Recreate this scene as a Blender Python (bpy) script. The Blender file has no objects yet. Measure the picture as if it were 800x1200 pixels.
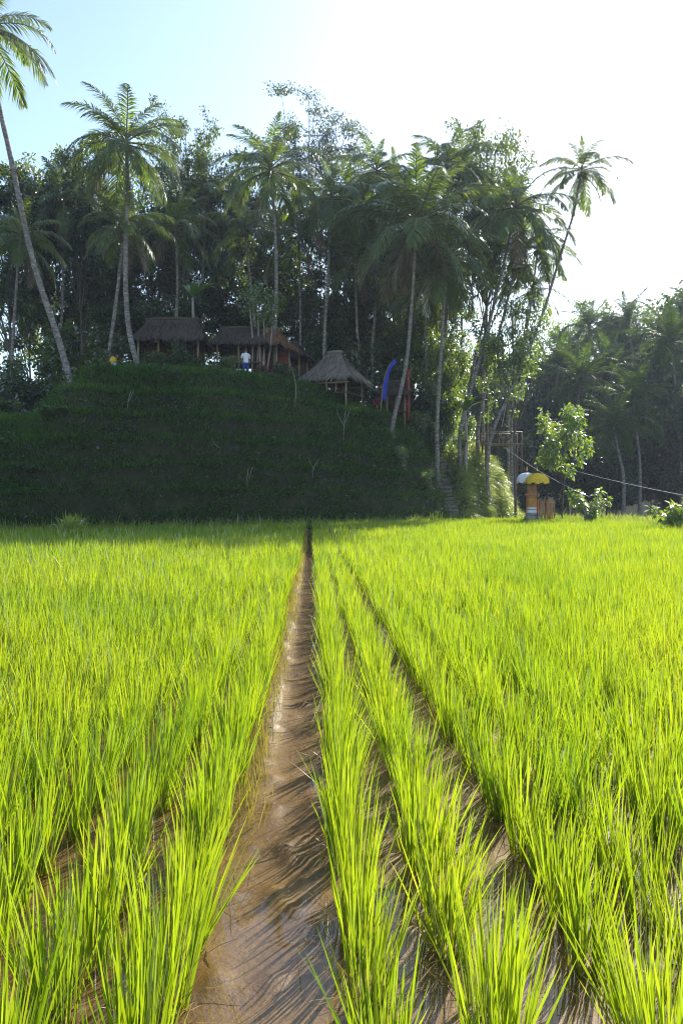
import bpy, math, random
import numpy as np
from mathutils import Vector, Matrix, noise

R = random.Random(11)
rng = np.random.default_rng(11)
PI = math.pi
scene = bpy.context.scene
C = scene.collection
EYE, F, HOR = 1.5, 933.0, 585.0           # eye height (m), focal length in photo pixels, horizon row


def P(px, py, Y):
    return Vector(((px - 400) / F * Y, Y, EYE + (HOR - py) / F * Y))


def lerp_table(x, xs, ys):
    return float(np.interp(x, xs, ys))


def sstep(t):
    t = np.clip(t, 0, 1)
    return t * t * (3 - 2 * t)


# ------------------------------------------------------------------ objects
class MB:
    """collects numpy vertex / face blocks and links them as ONE mesh"""

    def __init__(self):
        self.v, self.f, self.n = [], [], 0

    def add(self, V, faces, mi=0):
        V = np.asarray(V, dtype=np.float32).reshape(-1, 3)
        for fa in faces:
            fa = np.asarray(fa, dtype=np.int32)
            if fa.size:
                self.f.append((fa + self.n, mi))
        self.v.append(V)
        self.n += len(V)

    def mesh(self, name, mats, smooth=False):
        V = np.concatenate(self.v)
        me = bpy.data.meshes.new(name)
        me.vertices.add(len(V))
        me.vertices.foreach_set('co', V.ravel())
        loops = np.concatenate([f.ravel() for f, _ in self.f])
        cnt = np.concatenate([np.full(len(f), f.shape[1], dtype=np.int32) for f, _ in self.f])
        mi = np.concatenate([np.full(len(f), m, dtype=np.int32) for f, m in self.f])
        me.loops.add(len(loops))
        me.loops.foreach_set('vertex_index', loops)
        me.polygons.add(len(cnt))
        me.polygons.foreach_set('loop_start', np.concatenate([[0], np.cumsum(cnt)[:-1]]).astype(np.int32))
        me.polygons.foreach_set('material_index', mi)
        if smooth:
            me.polygons.foreach_set('use_smooth', np.ones(len(cnt), dtype=bool))
        for m in (mats if isinstance(mats, (list, tuple)) else [mats]):
            me.materials.append(m)
        me.update(calc_edges=True)
        return me


def link(name, me, parent=None, loc=(0, 0, 0), rot=(0, 0, 0), scale=(1, 1, 1)):
    o = bpy.data.objects.new(name, me)
    C.objects.link(o)
    o.parent = parent
    o.location, o.rotation_euler, o.scale = loc, rot, scale
    return o


def tag(o, label, cat, group=None, kind=None):
    if label:
        o['label'] = label
    if cat:
        o['category'] = cat
    if group:
        o['group'] = group
    if kind:
        o['kind'] = kind
    return o


def thing(name, label, cat, loc=(0, 0, 0), rz=0, group=None, scale=(1, 1, 1)):
    return tag(link(name, None, None, loc, (0, 0, rz), scale), label, cat, group)


def box(mb, cx, cy, cz, sx, sy, sz, mi=0, M=None):
    V = np.array([[x, y, z] for z in (-.5, .5) for y in (-.5, .5) for x in (-.5, .5)]) * (sx, sy, sz) + (cx, cy, cz)
    if M is not None:
        V = np.array([M @ Vector(v) for v in V])
    mb.add(V, [[[0, 2, 3, 1], [4, 5, 7, 6], [0, 1, 5, 4], [2, 6, 7, 3], [0, 4, 6, 2], [1, 3, 7, 5]]], mi)


def tube(mb, pts, rad, sides=8, mi=0, cap=True):
    pts = [Vector(p) for p in pts]
    n = len(pts)
    rad = list(rad) if hasattr(rad, '__len__') else [rad] * n
    rows = []
    ref = None
    for i in range(n):
        d = (pts[min(i + 1, n - 1)] - pts[max(i - 1, 0)]).normalized()
        if ref is None:
            ref = Vector((1, 0, 0)) if abs(d.x) < .8 else Vector((0, 1, 0))
        a = (ref - d * ref.dot(d)).normalized()
        ref = a
        b = d.cross(a)
        for k in range(sides):
            t = 2 * PI * k / sides
            rows.append(pts[i] + (a * math.cos(t) + b * math.sin(t)) * rad[i])
    q = [[i * sides + k, i * sides + (k + 1) % sides, (i + 1) * sides + (k + 1) % sides, (i + 1) * sides + k]
         for i in range(n - 1) for k in range(sides)]
    mb.add([tuple(v) for v in rows], [q], mi)
    if cap:
        b0 = mb.n - len(rows)
        mb.f.append((np.array([[b0 + k for k in range(sides)][::-1]], dtype=np.int32), mi))
        mb.f.append((np.array([[b0 + (n - 1) * sides + k for k in range(sides)]], dtype=np.int32), mi))


def lathe(mb, prof, sides=20, c=(0, 0, 0), mi=0):
    V = [(c[0] + r * math.cos(2 * PI * k / sides), c[1] + r * math.sin(2 * PI * k / sides), c[2] + z)
         for r, z in prof for k in range(sides)]
    q = [[i * sides + k, i * sides + (k + 1) % sides, (i + 1) * sides + (k + 1) % sides, (i + 1) * sides + k]
         for i in range(len(prof) - 1) for k in range(sides)]
    mb.add(V, [q], mi)


def smooth_pts(pts, n):
    """Catmull-Rom through pts"""
    pts = [Vector(p) for p in pts]
    ext = [pts[0] * 2 - pts[1]] + pts + [pts[-1] * 2 - pts[-2]]
    out = []
    for i in range(n):
        s = i / (n - 1) * (len(pts) - 1)
        k = min(int(s), len(pts) - 2)
        t = s - k
        a, b, c, d = ext[k:k + 4]
        out.append(.5 * ((2 * b) + (c - a) * t + (2 * a - 5 * b + 4 * c - d) * t * t + (3 * b - a - 3 * c + d) * t ** 3))
    return out


def nrm(a):
    return a / np.maximum(np.linalg.norm(a, axis=-1, keepdims=True), 1e-9)


def blades(mb, B, D, S, L, W, bend, prof, mi=0):
    """many leaf strips at once: B base, D direction, S side, L length, W width, bend (x t^2)"""
    n = len(B)
    L = np.asarray(L)[:, None]
    W = np.asarray(W)[:, None]
    rows = []
    for t, w in prof:
        c = B + D * L * t + bend * L * t * t
        if w > 0:
            rows += [c - S * W * w * .5, c + S * W * w * .5]
        else:
            rows.append(c)
    k = len(rows)
    V = np.stack(rows, 1).reshape(-1, 3)
    off = (np.arange(n) * k)[:, None]
    faces = []
    i = 0
    ws = [w for _, w in prof]
    for j in range(len(prof) - 1):
        a, b = ws[j] > 0, ws[j + 1] > 0
        if a and b:
            faces.append(off + np.array([[i, i + 1, i + 3, i + 2]]))
            i += 2
        elif a:
            faces.append(off + np.array([[i, i + 1, i + 2]]))
            i += 2
        else:
            faces.append(off + np.array([[i, i + 2, i + 1]]))
            i += 1
    mb.add(V, faces, mi)


# ------------------------------------------------------------------ materials
def new_mat(name):
    m = bpy.data.materials.new(name)
    m.use_nodes = True
    nt = m.node_tree
    nt.nodes.clear()
    out = nt.nodes.new('ShaderNodeOutputMaterial')
    return m, nt, out


def N(nt, typ, **kw):
    n = nt.nodes.new(typ)
    for k, v in kw.items():
        if k in n.inputs:
            n.inputs[k].default_value = v
        else:
            setattr(n, k, v)
    return n


def ramp(nt, fac, stops):
    r = nt.nodes.new('ShaderNodeValToRGB')
    e = r.color_ramp.elements
    while len(e) > 1:
        e.remove(e[-1])
    e[0].position, e[0].color = stops[0][0], (*stops[0][1], 1)
    for p, c in stops[1:]:
        x = e.new(p)
        x.color = (*c, 1)
    nt.links.new(fac, r.inputs['Fac'])
    return r.outputs['Color']


def leaf_mat(name, cols, tcols, tfac=.4, gloss=.35, rough=.4, patch=0.0, spec=1.0):
    m, nt, out = new_mat(name)
    L = nt.links
    g = N(nt, 'ShaderNodeNewGeometry')
    oi = N(nt, 'ShaderNodeObjectInfo')
    fac = g.outputs['Random Per Island']
    # blend blade-to-blade variety with plant-to-plant variety
    mix = N(nt, 'ShaderNodeMath', operation='MULTIPLY_ADD')
    L.new(fac, mix.inputs[0])
    mix.inputs[1].default_value = .8
    mul = N(nt, 'ShaderNodeMath', operation='MULTIPLY')
    L.new(oi.outputs['Random'], mul.inputs[0])
    mul.inputs[1].default_value = .2
    L.new(mul.outputs[0], mix.inputs[2])
    fac = mix.outputs[0]
    if patch:
        no = N(nt, 'ShaderNodeTexNoise', Scale=patch, Detail=2.0)
        tc = N(nt, 'ShaderNodeNewGeometry')
        L.new(tc.outputs['Position'], no.inputs['Vector'])
        mm = N(nt, 'ShaderNodeMath', operation='MULTIPLY_ADD')
        L.new(no.outputs['Fac'], mm.inputs[0])
        mm.inputs[1].default_value = 1.1
        s2 = N(nt, 'ShaderNodeMath', operation='MULTIPLY_ADD')
        L.new(fac, s2.inputs[0])
        s2.inputs[1].default_value = .7
        s2.inputs[2].default_value = -.4
        L.new(s2.outputs[0], mm.inputs[2])
        fac = mm.outputs[0]
    k = len(cols)
    c = ramp(nt, fac, [(i / max(k - 1, 1), cols[i]) for i in range(k)])
    tcol = ramp(nt, fac, [(i / max(k - 1, 1), tcols[i]) for i in range(k)])
    d = N(nt, 'ShaderNodeBsdfDiffuse')
    t = N(nt, 'ShaderNodeBsdfTranslucent')
    L.new(c, d.inputs['Color'])
    L.new(tcol, t.inputs['Color'])
    ms = N(nt, 'ShaderNodeMixShader', Fac=tfac)
    L.new(d.outputs[0], ms.inputs[1])
    L.new(t.outputs[0], ms.inputs[2])
    gl = N(nt, 'ShaderNodeBsdfGlossy', Roughness=rough, Color=(spec, spec, spec, 1))
    lw = N(nt, 'ShaderNodeFresnel', IOR=1.4)
    gm = N(nt, 'ShaderNodeMath', operation='MULTIPLY')
    L.new(lw.outputs[0], gm.inputs[0])
    gm.inputs[1].default_value = gloss
    m2 = N(nt, 'ShaderNodeMixShader')
    L.new(gm.outputs[0], m2.inputs['Fac'])
    L.new(ms.outputs[0], m2.inputs[1])
    L.new(gl.outputs[0], m2.inputs[2])
    L.new(m2.outputs[0], out.inputs['Surface'])
    return m


def rough_mat(name, stops, scale=4.0, rough=.85, bump=.3, stretch=(1, 1, 1), detail=6.0, coord='Object', spec=.3, island=0.0, bump_dist=.05):
    """noise coloured matt surface"""
    m, nt, out = new_mat(name)
    L = nt.links
    tc = N(nt, 'ShaderNodeTexCoord')
    mp = N(nt, 'ShaderNodeMapping')
    mp.inputs['Scale'].default_value = stretch
    L.new(tc.outputs[coord], mp.inputs['Vector'])
    no = N(nt, 'ShaderNodeTexNoise', Scale=scale, Detail=detail, Roughness=.6)
    L.new(mp.outputs[0], no.inputs['Vector'])
    fac = no.outputs['Fac']
    if island:
        g = N(nt, 'ShaderNodeNewGeometry')
        a = N(nt, 'ShaderNodeMath', operation='MULTIPLY_ADD')
        L.new(g.outputs['Random Per Island'], a.inputs[0])
        a.inputs[1].default_value = island
        b = N(nt, 'ShaderNodeMath', operation='ADD')
        L.new(fac, a.inputs[2])
        L.new(a.outputs[0], b.inputs[0])
        b.inputs[1].default_value = -island / 2
        fac = b.outputs[0]
    col = ramp(nt, fac, stops)
    b = N(nt, 'ShaderNodeBsdfPrincipled', Roughness=rough)
    b.inputs['Specular IOR Level'].default_value = spec
    L.new(col, b.inputs['Base Color'])
    bp = N(nt, 'ShaderNodeBump', Strength=bump, Distance=bump_dist)
    L.new(no.outputs['Fac'], bp.inputs['Height'])
    L.new(bp.outputs[0], b.inputs['Normal'])
    L.new(b.outputs[0], out.inputs['Surface'])
    return m


M = {}
M['rice'] = leaf_mat('rice_leaf', [(.030, .080, .008), (.085, .165, .010), (.14, .22, .012), (.26, .27, .024)],
                     [(.13, .28, .010), (.34, .49, .011), (.48, .60, .014), (.66, .66, .030)], .56, .30, .4, patch=.5)
M['straw'] = leaf_mat('straw_leaf', [(.20, .12, .035), (.30, .20, .06), (.36, .27, .10)], [(.3, .17, .05), (.45, .28, .08), (.5, .36, .13)], .35, .04)
M['sedge'] = leaf_mat('sedge_leaf', [(.16, .13, .02), (.22, .19, .03), (.28, .22, .05)], [(.3, .25, .03), (.4, .36, .04), (.48, .38, .07)], .45, .2)
M['palm'] = leaf_mat('palm_leaflet', [(.048, .082, .026), (.075, .122, .034), (.11, .155, .048)],
                     [(.16, .26, .02), (.28, .42, .026), (.42, .48, .04)], .42, .55, .4)
M['palm_dead'] = leaf_mat('dead_palm_leaflet', [(.10, .07, .045), (.17, .12, .08), (.22, .17, .12)], [(.14, .09, .05), (.2, .14, .08), (.25, .18, .1)], .25, .3)
M['rachis'] = rough_mat('frond_midrib', [(.3, (.10, .11, .03)), (.7, (.20, .19, .06))], 8, .6)
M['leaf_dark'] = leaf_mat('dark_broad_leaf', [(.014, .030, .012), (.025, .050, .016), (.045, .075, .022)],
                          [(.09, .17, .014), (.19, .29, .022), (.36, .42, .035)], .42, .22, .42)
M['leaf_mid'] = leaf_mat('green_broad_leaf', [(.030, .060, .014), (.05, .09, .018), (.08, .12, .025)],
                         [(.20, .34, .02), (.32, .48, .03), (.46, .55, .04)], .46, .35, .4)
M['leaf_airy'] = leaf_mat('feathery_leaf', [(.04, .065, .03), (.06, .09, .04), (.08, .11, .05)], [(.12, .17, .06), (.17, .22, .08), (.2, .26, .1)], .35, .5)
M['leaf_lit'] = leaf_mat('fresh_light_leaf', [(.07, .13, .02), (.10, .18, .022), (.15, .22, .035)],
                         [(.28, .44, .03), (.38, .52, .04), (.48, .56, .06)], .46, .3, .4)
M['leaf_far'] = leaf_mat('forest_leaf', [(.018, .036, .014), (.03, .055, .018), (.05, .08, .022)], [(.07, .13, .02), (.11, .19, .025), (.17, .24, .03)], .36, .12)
M['banana'] = leaf_mat('banana_leaf', [(.04, .09, .015), (.06, .12, .02), (.08, .15, .025)], [(.12, .26, .02), (.17, .32, .025), (.22, .36, .03)], .42, .4)
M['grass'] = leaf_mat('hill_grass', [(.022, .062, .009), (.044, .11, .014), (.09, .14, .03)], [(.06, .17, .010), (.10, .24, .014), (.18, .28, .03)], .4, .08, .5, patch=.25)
M['ledge_and_lit_grass'] = leaf_mat('ledge_and_lit_grass_leaf', [(.045, .13, .016), (.08, .19, .024), (.14, .24, .045)], [(.10, .24, .015), (.15, .30, .02), (.22, .33, .04)], .42, .08, .5, patch=.5)
M['grass_painted_lit'] = leaf_mat('bank_grass', [(.11, .17, .025), (.20, .27, .04), (.32, .36, .08)], [(.32, .45, .03), (.46, .56, .05), (.58, .60, .10)], .45, .3, .45, patch=.8)  # pale grass, its colour raised further to pass for strong sun on the bank
M['fern'] = leaf_mat('creeper_leaf', [(.012, .032, .008), (.024, .058, .012), (.04, .085, .016)], [(.05, .11, .01), (.09, .18, .016), (.14, .24, .02)], .35, .12)
M['red_leaf'] = leaf_mat('red_leaf', [(.12, .012, .02), (.20, .02, .03), (.30, .05, .05)], [(.25, .02, .03), (.35, .04, .04), (.4, .08, .05)], .4, .4)
M['bark'] = rough_mat('bark', [(.3, (.06, .05, .04)), (.55, (.13, .11, .09)), (.75, (.22, .19, .16))], 5, .9, .6, (1, 1, .35))
M['bark_pale'] = rough_mat('pale_bark', [(.3, (.18, .16, .14)), (.7, (.38, .34, .30))], 7, .9, .4, (1, 1, .5))
M['palm_bark'] = rough_mat('palm_bark', [(.30, (.055, .045, .036)), (.5, (.19, .165, .14)), (.70, (.40, .36, .32))], 4.0, .9, .9, (1, 1, 3.0))
M['nut'] = rough_mat('coconut_husk', [(.3, (.10, .12, .03)), (.7, (.20, .17, .05))], 3, .5)
M['earth'] = rough_mat('hill_earth', [(.3, (.028, .020, .010)), (.5, (.022, .028, .009)), (.7, (.05, .04, .02))], 1.2, .95, .8, coord='Object')
M['ground'] = rough_mat('ground_soil', [(.3, (.014, .028, .008)), (.55, (.024, .04, .012)), (.75, (.035, .04, .018))], .4, .95, .5)
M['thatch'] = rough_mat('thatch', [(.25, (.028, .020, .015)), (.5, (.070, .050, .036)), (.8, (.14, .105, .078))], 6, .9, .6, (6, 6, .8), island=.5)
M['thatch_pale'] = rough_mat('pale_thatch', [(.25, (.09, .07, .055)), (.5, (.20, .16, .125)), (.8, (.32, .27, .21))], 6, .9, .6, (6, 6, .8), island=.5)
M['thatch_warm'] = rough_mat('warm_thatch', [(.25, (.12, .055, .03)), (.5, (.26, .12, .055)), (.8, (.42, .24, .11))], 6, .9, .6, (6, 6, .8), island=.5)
M['bamboo'] = rough_mat('bamboo', [(.3, (.20, .14, .08)), (.7, (.38, .29, .17))], 5, .55, .2, (1, 1, .3))
M['wood_dark'] = rough_mat('dark_wood', [(.3, (.05, .032, .022)), (.7, (.11, .07, .045))], 6, .8, .3, (1, 1, .3))
M['weave'] = rough_mat('woven_wall', [(.35, (.06, .04, .028)), (.65, (.15, .10, .065))], 9, .9, .5, (1, 1, 3))
M['red_wood'] = rough_mat('red_wood', [(.3, (.16, .035, .025)), (.7, (.30, .07, .045))], 6, .7, .2)
M['orange_wood'] = rough_mat('orange_wood', [(.3, (.38, .15, .03)), (.7, (.62, .29, .07))], 5, .7, .3, (1, 1, .3))
M['stone'] = rough_mat('grey_stone', [(.3, (.16, .145, .125)), (.55, (.30, .27, .24)), (.8, (.42, .38, .33))], 6, .9, .6)
M['brick'] = rough_mat('carved_orange_stone', [(.3, (.30, .14, .06)), (.6, (.48, .25, .11)), (.8, (.60, .36, .18))], 9, .85, .6)
M['step'] = rough_mat('mossy_step', [(.3, (.10, .085, .06)), (.55, (.20, .17, .13)), (.8, (.30, .26, .21))], 5, .95, .7)
M['white_cloth'] = rough_mat('white_cloth', [(.3, (.66, .66, .70)), (.7, (.80, .80, .82))], 5, .8, .15)
M['yellow_cloth'] = rough_mat('yellow_cloth', [(.3, (.72, .42, .015)), (.7, (.82, .56, .03))], 5, .7, .15)
M['gold'] = rough_mat('gold_paint', [(.3, (.45, .27, .05)), (.7, (.7, .5, .12))], 8, .4, .2, spec=.6)
M['blue_cloth'] = rough_mat('blue_cloth', [(.3, (.02, .035, .30)), (.7, (.045, .065, .46))], 3, .8, .15)
M['denim'] = rough_mat('blue_trousers', [(.3, (.03, .05, .22)), (.7, (.05, .08, .34))], 8, .9, .2)
M['skin'] = rough_mat('skin', [(.3, (.20, .105, .065)), (.7, (.27, .15, .10))], 6, .55, .1)
M['hair'] = rough_mat('black_hair', [(.3, (.01, .009, .008)), (.7, (.022, .019, .016))], 30, .5, .3)
M['rope'] = rough_mat('rope', [(.3, (.42, .40, .36)), (.7, (.62, .60, .55))], 20, .8, .2)
M['cable'] = rough_mat('pale_cable', [(.3, (.30, .30, .31)), (.7, (.42, .42, .42))], 20, .5, .1)
M['red_roof'] = rough_mat('red_roof', [(.3, (.28, .05, .04)), (.7, (.42, .09, .06))], 4, .8, .3)
M['plaster'] = rough_mat('grey_plaster', [(.3, (.28, .29, .32)), (.7, (.42, .43, .46))], 2, .9, .2)


def mud_material():
    m, nt, out = new_mat('wet_mud')
    L = nt.links
    g = N(nt, 'ShaderNodeNewGeometry')
    n1 = N(nt, 'ShaderNodeTexNoise', Scale=3.0, Detail=8.0, Roughness=.65)
    n2 = N(nt, 'ShaderNodeTexNoise', Scale=38.0, Detail=5.0, Roughness=.7)
    for n in (n1, n2):
        L.new(g.outputs['Position'], n.inputs['Vector'])
    a = N(nt, 'ShaderNodeMath', operation='MULTIPLY_ADD')
    L.new(n2.outputs['Fac'], a.inputs[0])
    a.inputs[1].default_value = .5
    L.new(n1.outputs['Fac'], a.inputs[2])
    col = ramp(nt, a.outputs[0], [(.45, (.035, .018, .005)), (.64, (.095, .050, .010)), (.82, (.15, .085, .018)), (1.0, (.24, .16, .06))])
    b = N(nt, 'ShaderNodeBsdfPrincipled', Roughness=.55)
    b.inputs['Specular IOR Level'].default_value = .35
    L.new(col, b.inputs['Base Color'])
    bp = N(nt, 'ShaderNodeBump', Strength=.4, Distance=.012)
    L.new(n2.outputs['Fac'], bp.inputs['Height'])
    L.new(bp.outputs[0], b.inputs['Normal'])
    L.new(b.outputs[0], out.inputs['Surface'])
    return m


def water_material():
    m, nt, out = new_mat('paddy_water')
    L = nt.links
    g = N(nt, 'ShaderNodeNewGeometry')
    no = N(nt, 'ShaderNodeTexNoise', Scale=7.0, Detail=2.0)
    L.new(g.outputs['Position'], no.inputs['Vector'])
    bp = N(nt, 'ShaderNodeBump', Strength=.03, Distance=.02)
    L.new(no.outputs['Fac'], bp.inputs['Height'])
    t = N(nt, 'ShaderNodeBsdfTransparent', Color=(.93, .88, .80, 1))
    gl = N(nt, 'ShaderNodeBsdfGlossy', Roughness=.02)
    L.new(bp.outputs[0], gl.inputs['Normal'])
    fr = N(nt, 'ShaderNodeFresnel', IOR=1.36)
    L.new(bp.outputs[0], fr.inputs['Normal'])
    ms = N(nt, 'ShaderNodeMixShader')
    # from below the surface lets the light through (no total reflection of the sun's own rays)
    bk = N(nt, 'ShaderNodeMath', operation='SUBTRACT')
    bk.inputs[0].default_value = 1.0
    L.new(g.outputs['Backfacing'], bk.inputs[1])
    fm = N(nt, 'ShaderNodeMath', operation='MULTIPLY')
    L.new(fr.outputs[0], fm.inputs[0])
    L.new(bk.outputs[0], fm.inputs[1])
    L.new(fm.outputs[0], ms.inputs['Fac'])
    L.new(t.outputs[0], ms.inputs[1])
    L.new(gl.outputs[0], ms.inputs[2])
    L.new(ms.outputs[0], out.inputs['Surface'])
    return m


M['mud'] = mud_material()
M['water'] = water_material()

# ------------------------------------------------------------------ terrain
YBX, YBY = [-40, -13, -6, -1.5, 3, 6.5, 9], [29, 34, 38, 41.5, 45, 49, 51]
HCX = [-40, -15.2, -13.6, -12.3, -9, -5, -2.6, 0, 2.5, 4.5, 6.0, 6.9]
HCY = [4.6, 5.4, 7.2, 8.2, 8.6, 8.6, 8.3, 7.5, 7.15, 6.3, 4.8, -.5]


def hill_base(x):
    return np.interp(x, YBX, YBY)


def hill_h(x, y):
    """height of the mound, the slope to its left and the grassy bank to its right"""
    x, y = np.asarray(x, float), np.asarray(y, float)
    d = y - hill_base(x)
    u = np.clip(d / 7.0, 0, 1)
    p = 1 - (1 - u) ** 2.1
    back = 1 - sstep((d - 26) / 22) * sstep((x + 14) / 10)
    h = np.interp(x, HCX, HCY) * p * back
    # slope behind on the left
    v = sstep((y - 40) / 11) * sstep((-7 - x) / 5)
    h = np.maximum(h, 9.0 * v)
    # behind the right end the ground climbs less
    w = sstep((y - 52) / 6) * sstep((9.5 - x) / 3) * (1 - sstep((y - 74) / 14))
    h = np.maximum(h, 4.8 * w)
    # lit grassy bank
    hb = np.interp(x, [7.0, 7.5, 8.6, 9.8, 10.8, 11.6, 12.4], [-.5, 4.6, 5.3, 4.9, 3.9, 2.4, -.5])
    rib = .50 * np.sin(x * 4.4 + 1.1) + .25 * np.sin(x * 9.5)
    db = y - (50.2 + (x - 7.2) * 1.0 + rib)
    pb = 1 - (1 - np.clip(db / 4.5, 0, 1)) ** 1.5
    h = np.maximum(h, hb * pb * (1 - sstep((y - 61) / 8)))
    # small terraces cut into the face
    h = h + (.19 + .07 * np.sin(x * .9 + h)) * np.sin(2 * PI * h / 1.25 + .7 * np.sin(x * .33) + .3 * np.sin(x * 1.1)) * np.clip(h, 0, 1) * (u < 1)
    return np.where(d < -.5, -.4, h)


def land_h(x, y):
    x, y = np.asarray(x, float), np.asarray(y, float)
    v = sstep((y - 54 + np.clip(x - 13, 0, 30) * .9) / 12) * sstep((x - 8) / 7)
    far = sstep((y - 68) / 60) * sstep((x + 5) / 25)
    return -.16 - 6.5 * v + 24 * far


def ground_z(x, y):
    return float(np.maximum(hill_h(x, y), land_h(x, y)))


def grid_mesh(name, xs, ys, zf, mat):
    X, Yg = np.meshgrid(xs, ys)
    Z = zf(X, Yg)
    V = np.stack([X, Yg, Z], -1).reshape(-1, 3)
    nx, ny = len(xs), len(ys)
    i = (np.arange(ny - 1)[:, None] * nx + np.arange(nx - 1)[None]).ravel()
    mb = MB()
    mb.add(V, [np.stack([i, i + 1, i + nx + 1, i + nx], 1)])
    return mb.mesh(name, mat, True)


def fbm(x, y, s, o=3):
    return noise.fractal(Vector((x * s, y * s, 3.7)), 1.0, 2.0, o)


fbm_v = np.vectorize(fbm, otypes=[float])

link('ground', grid_mesh('ground', np.arange(-160, 161, 4.0), np.arange(-30, 261, 4.0), land_h, M['ground']))['kind'] = 'structure'
link('hill', grid_mesh('hill', np.arange(-45, 13.26, .25), np.arange(27, 101, .25),
                       lambda x, y: hill_h(x, y) + .22 * fbm_v(x, y, .55) * np.clip(hill_h(x, y), 0, 1), M['earth']))['kind'] = 'structure'

# ------------------------------------------------------------------ the paddy
SL = -34.0 / F                             # rows run slightly to the left


def mud_z(u, y):
    z = -.030 + .018 * fbm_v(u, y, 1.6, 3) + .05 * np.clip(fbm_v(u, y, 7, 3) - .28, 0, 1)
    z = z + .055 * np.exp(-((u + .30) / .09) ** 2) * np.clip((y - 3.0) / 3.0, .1, 1) * (.85 + .35 * fbm_v(u, y, 1.1, 2))
    return z


us = np.concatenate([-np.geomspace(46, 2.6, 46), np.arange(-2.5, 2.501, .035), np.geomspace(2.6, 46, 46)])
ysm = np.concatenate([np.arange(.3, 7, .04), np.geomspace(7, 58, 150)])
U, YY = np.meshgrid(us, ysm)
Vm = np.stack([U + SL * YY, YY, mud_z(U, YY)], -1).reshape(-1, 3)
nx, ny = len(us), len(ysm)
ii = (np.arange(ny - 1)[:, None] * nx + np.arange(nx - 1)[None]).ravel()


def field_ok(x, y):
    right = np.interp(y, [0, 30, 34, 40, 48, 51, 52.5], [16, 15, 14.6, 15.5, 16.6, 14.5, 8])
    return (y < np.maximum(hill_base(x) - .35, 0) + 0 * x) * (x < right) * (y < 51.5) + (x > 7) * (x < right) * (y < 51.2) > 0


cx_, cy_ = Vm[ii, 0], Vm[ii, 1]
keep = (cx_ < np.interp(cy_, [0, 30, 34, 40, 48, 60], [17, 16, 15.5, 16.5, 17.5, 17]))
mb = MB()
mb.add(Vm, [np.stack([ii, ii + 1, ii + nx + 1, ii + nx], 1)[keep]])
link('paddy_mud', mb.mesh('paddy_mud', M['mud'], True))['kind'] = 'structure'
mb = MB()
mb.add([(-45, .3, 0), (16, .3, 0), (15.6, 34, 0), (16.6, 48, 0), (16, 56, 0), (-45, 56, 0)], [[[0, 1, 2, 3, 4, 5]]])
link('water', mb.mesh('water', M['water']))['kind'] = 'structure'


def rice_block(mb, bx, by, nb, prof, wscale, g, hs=None, spread=1.0, straw=.06):
    """clumps at bx,by with nb blades each"""
    n = len(bx)
    hs = np.ones(n) if hs is None else hs
    X = np.repeat(bx, nb)
    Y = np.repeat(by, nb)
    H = np.repeat(hs, nb)
    m = n * nb
    az = g.uniform(0, 2 * PI, m)
    r = np.sqrt(g.uniform(0, 1, m)) * .068 * spread
    tilt = np.abs(g.normal(0, .092, m)) + .008 + r * 1.2
    tilt[g.uniform(0, 1, m) < .06] += .22
    B = np.stack([X + r * np.cos(az), Y + r * np.sin(az), np.full(m, -.03)], 1)
    az2 = az + g.normal(0, .5, m)
    D = np.stack([np.sin(tilt) * np.cos(az2), np.sin(tilt) * np.sin(az2), np.cos(tilt)], 1)
    L = H * g.uniform(.25, .50, m)
    sa = g.uniform(0, 2 * PI, m)
    S = nrm(np.cross(D, np.stack([np.cos(sa), np.sin(sa), np.zeros(m)], 1)))
    W = g.uniform(.0050, .0090, m) * wscale
    bend = np.stack([np.cos(az2), np.sin(az2), np.full(m, -.35)], 1) * (g.uniform(0, 1, m) ** 2.5 * .13)[:, None]
    dead = g.uniform(0, 1, m) < straw
    live = ~dead
    blades(mb, B[live], D[live], S[live], L[live], W[live], bend[live], prof, 0)
    L2 = L * g.uniform(.4, .85, m)
    tl = g.uniform(.25, 1.0, m)
    D2 = np.stack([np.sin(tl) * np.cos(az2), np.sin(tl) * np.sin(az2), np.cos(tl)], 1)
    if dead.any():
        blades(mb, B[dead], D2[dead], S[dead], L2[dead], W[dead] * .6, bend[dead] + np.array([0, 0, -.25]), prof, 1)


# rows: measured from the gaps in the photograph, then evenly onward
rows_r = [.17, .49, .91, 1.22, 1.55, 1.86]
while rows_r[-1] < 52:
    rows_r.append(rows_r[-1] + (.30 if len(rows_r) % 3 else .35))
rows_l = [-.455, -.76, -1.10, -1.41, -1.73]
while rows_l[-1] > -52:
    rows_l.append(rows_l[-1] - (.30 if len(rows_l) % 3 else .35))
plants = []
gR = np.random.default_rng(5)
for side, rows in ((1, rows_r), (-1, rows_l)):
    for k, u in enumerate(rows):
        y = 1.0 + gR.uniform(0, .15)
        while y < 52:
            st = gR.uniform(.28, .34) if (side > 0 and k == 0) else gR.uniform(.28, .35)
            y += st
            x = u + SL * y
            if abs(x) > .47 * y + 2.2:
                continue
            plants.append((x + gR.normal(0, .022), y + gR.normal(0, .02), side, k, gR.uniform(.78, 1.16)))
px_ = np.array([p[0] for p in plants])
py_ = np.array([p[1] for p in plants])
ok = field_ok(px_, py_)
plants = [p for p, o in zip(plants, ok) if o]
PR3 = [(0, .75), (.42, 1.0), (.78, .62), (1, 0)]
PR2 = [(0, .9), (.6, .9), (1, 0)]

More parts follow.
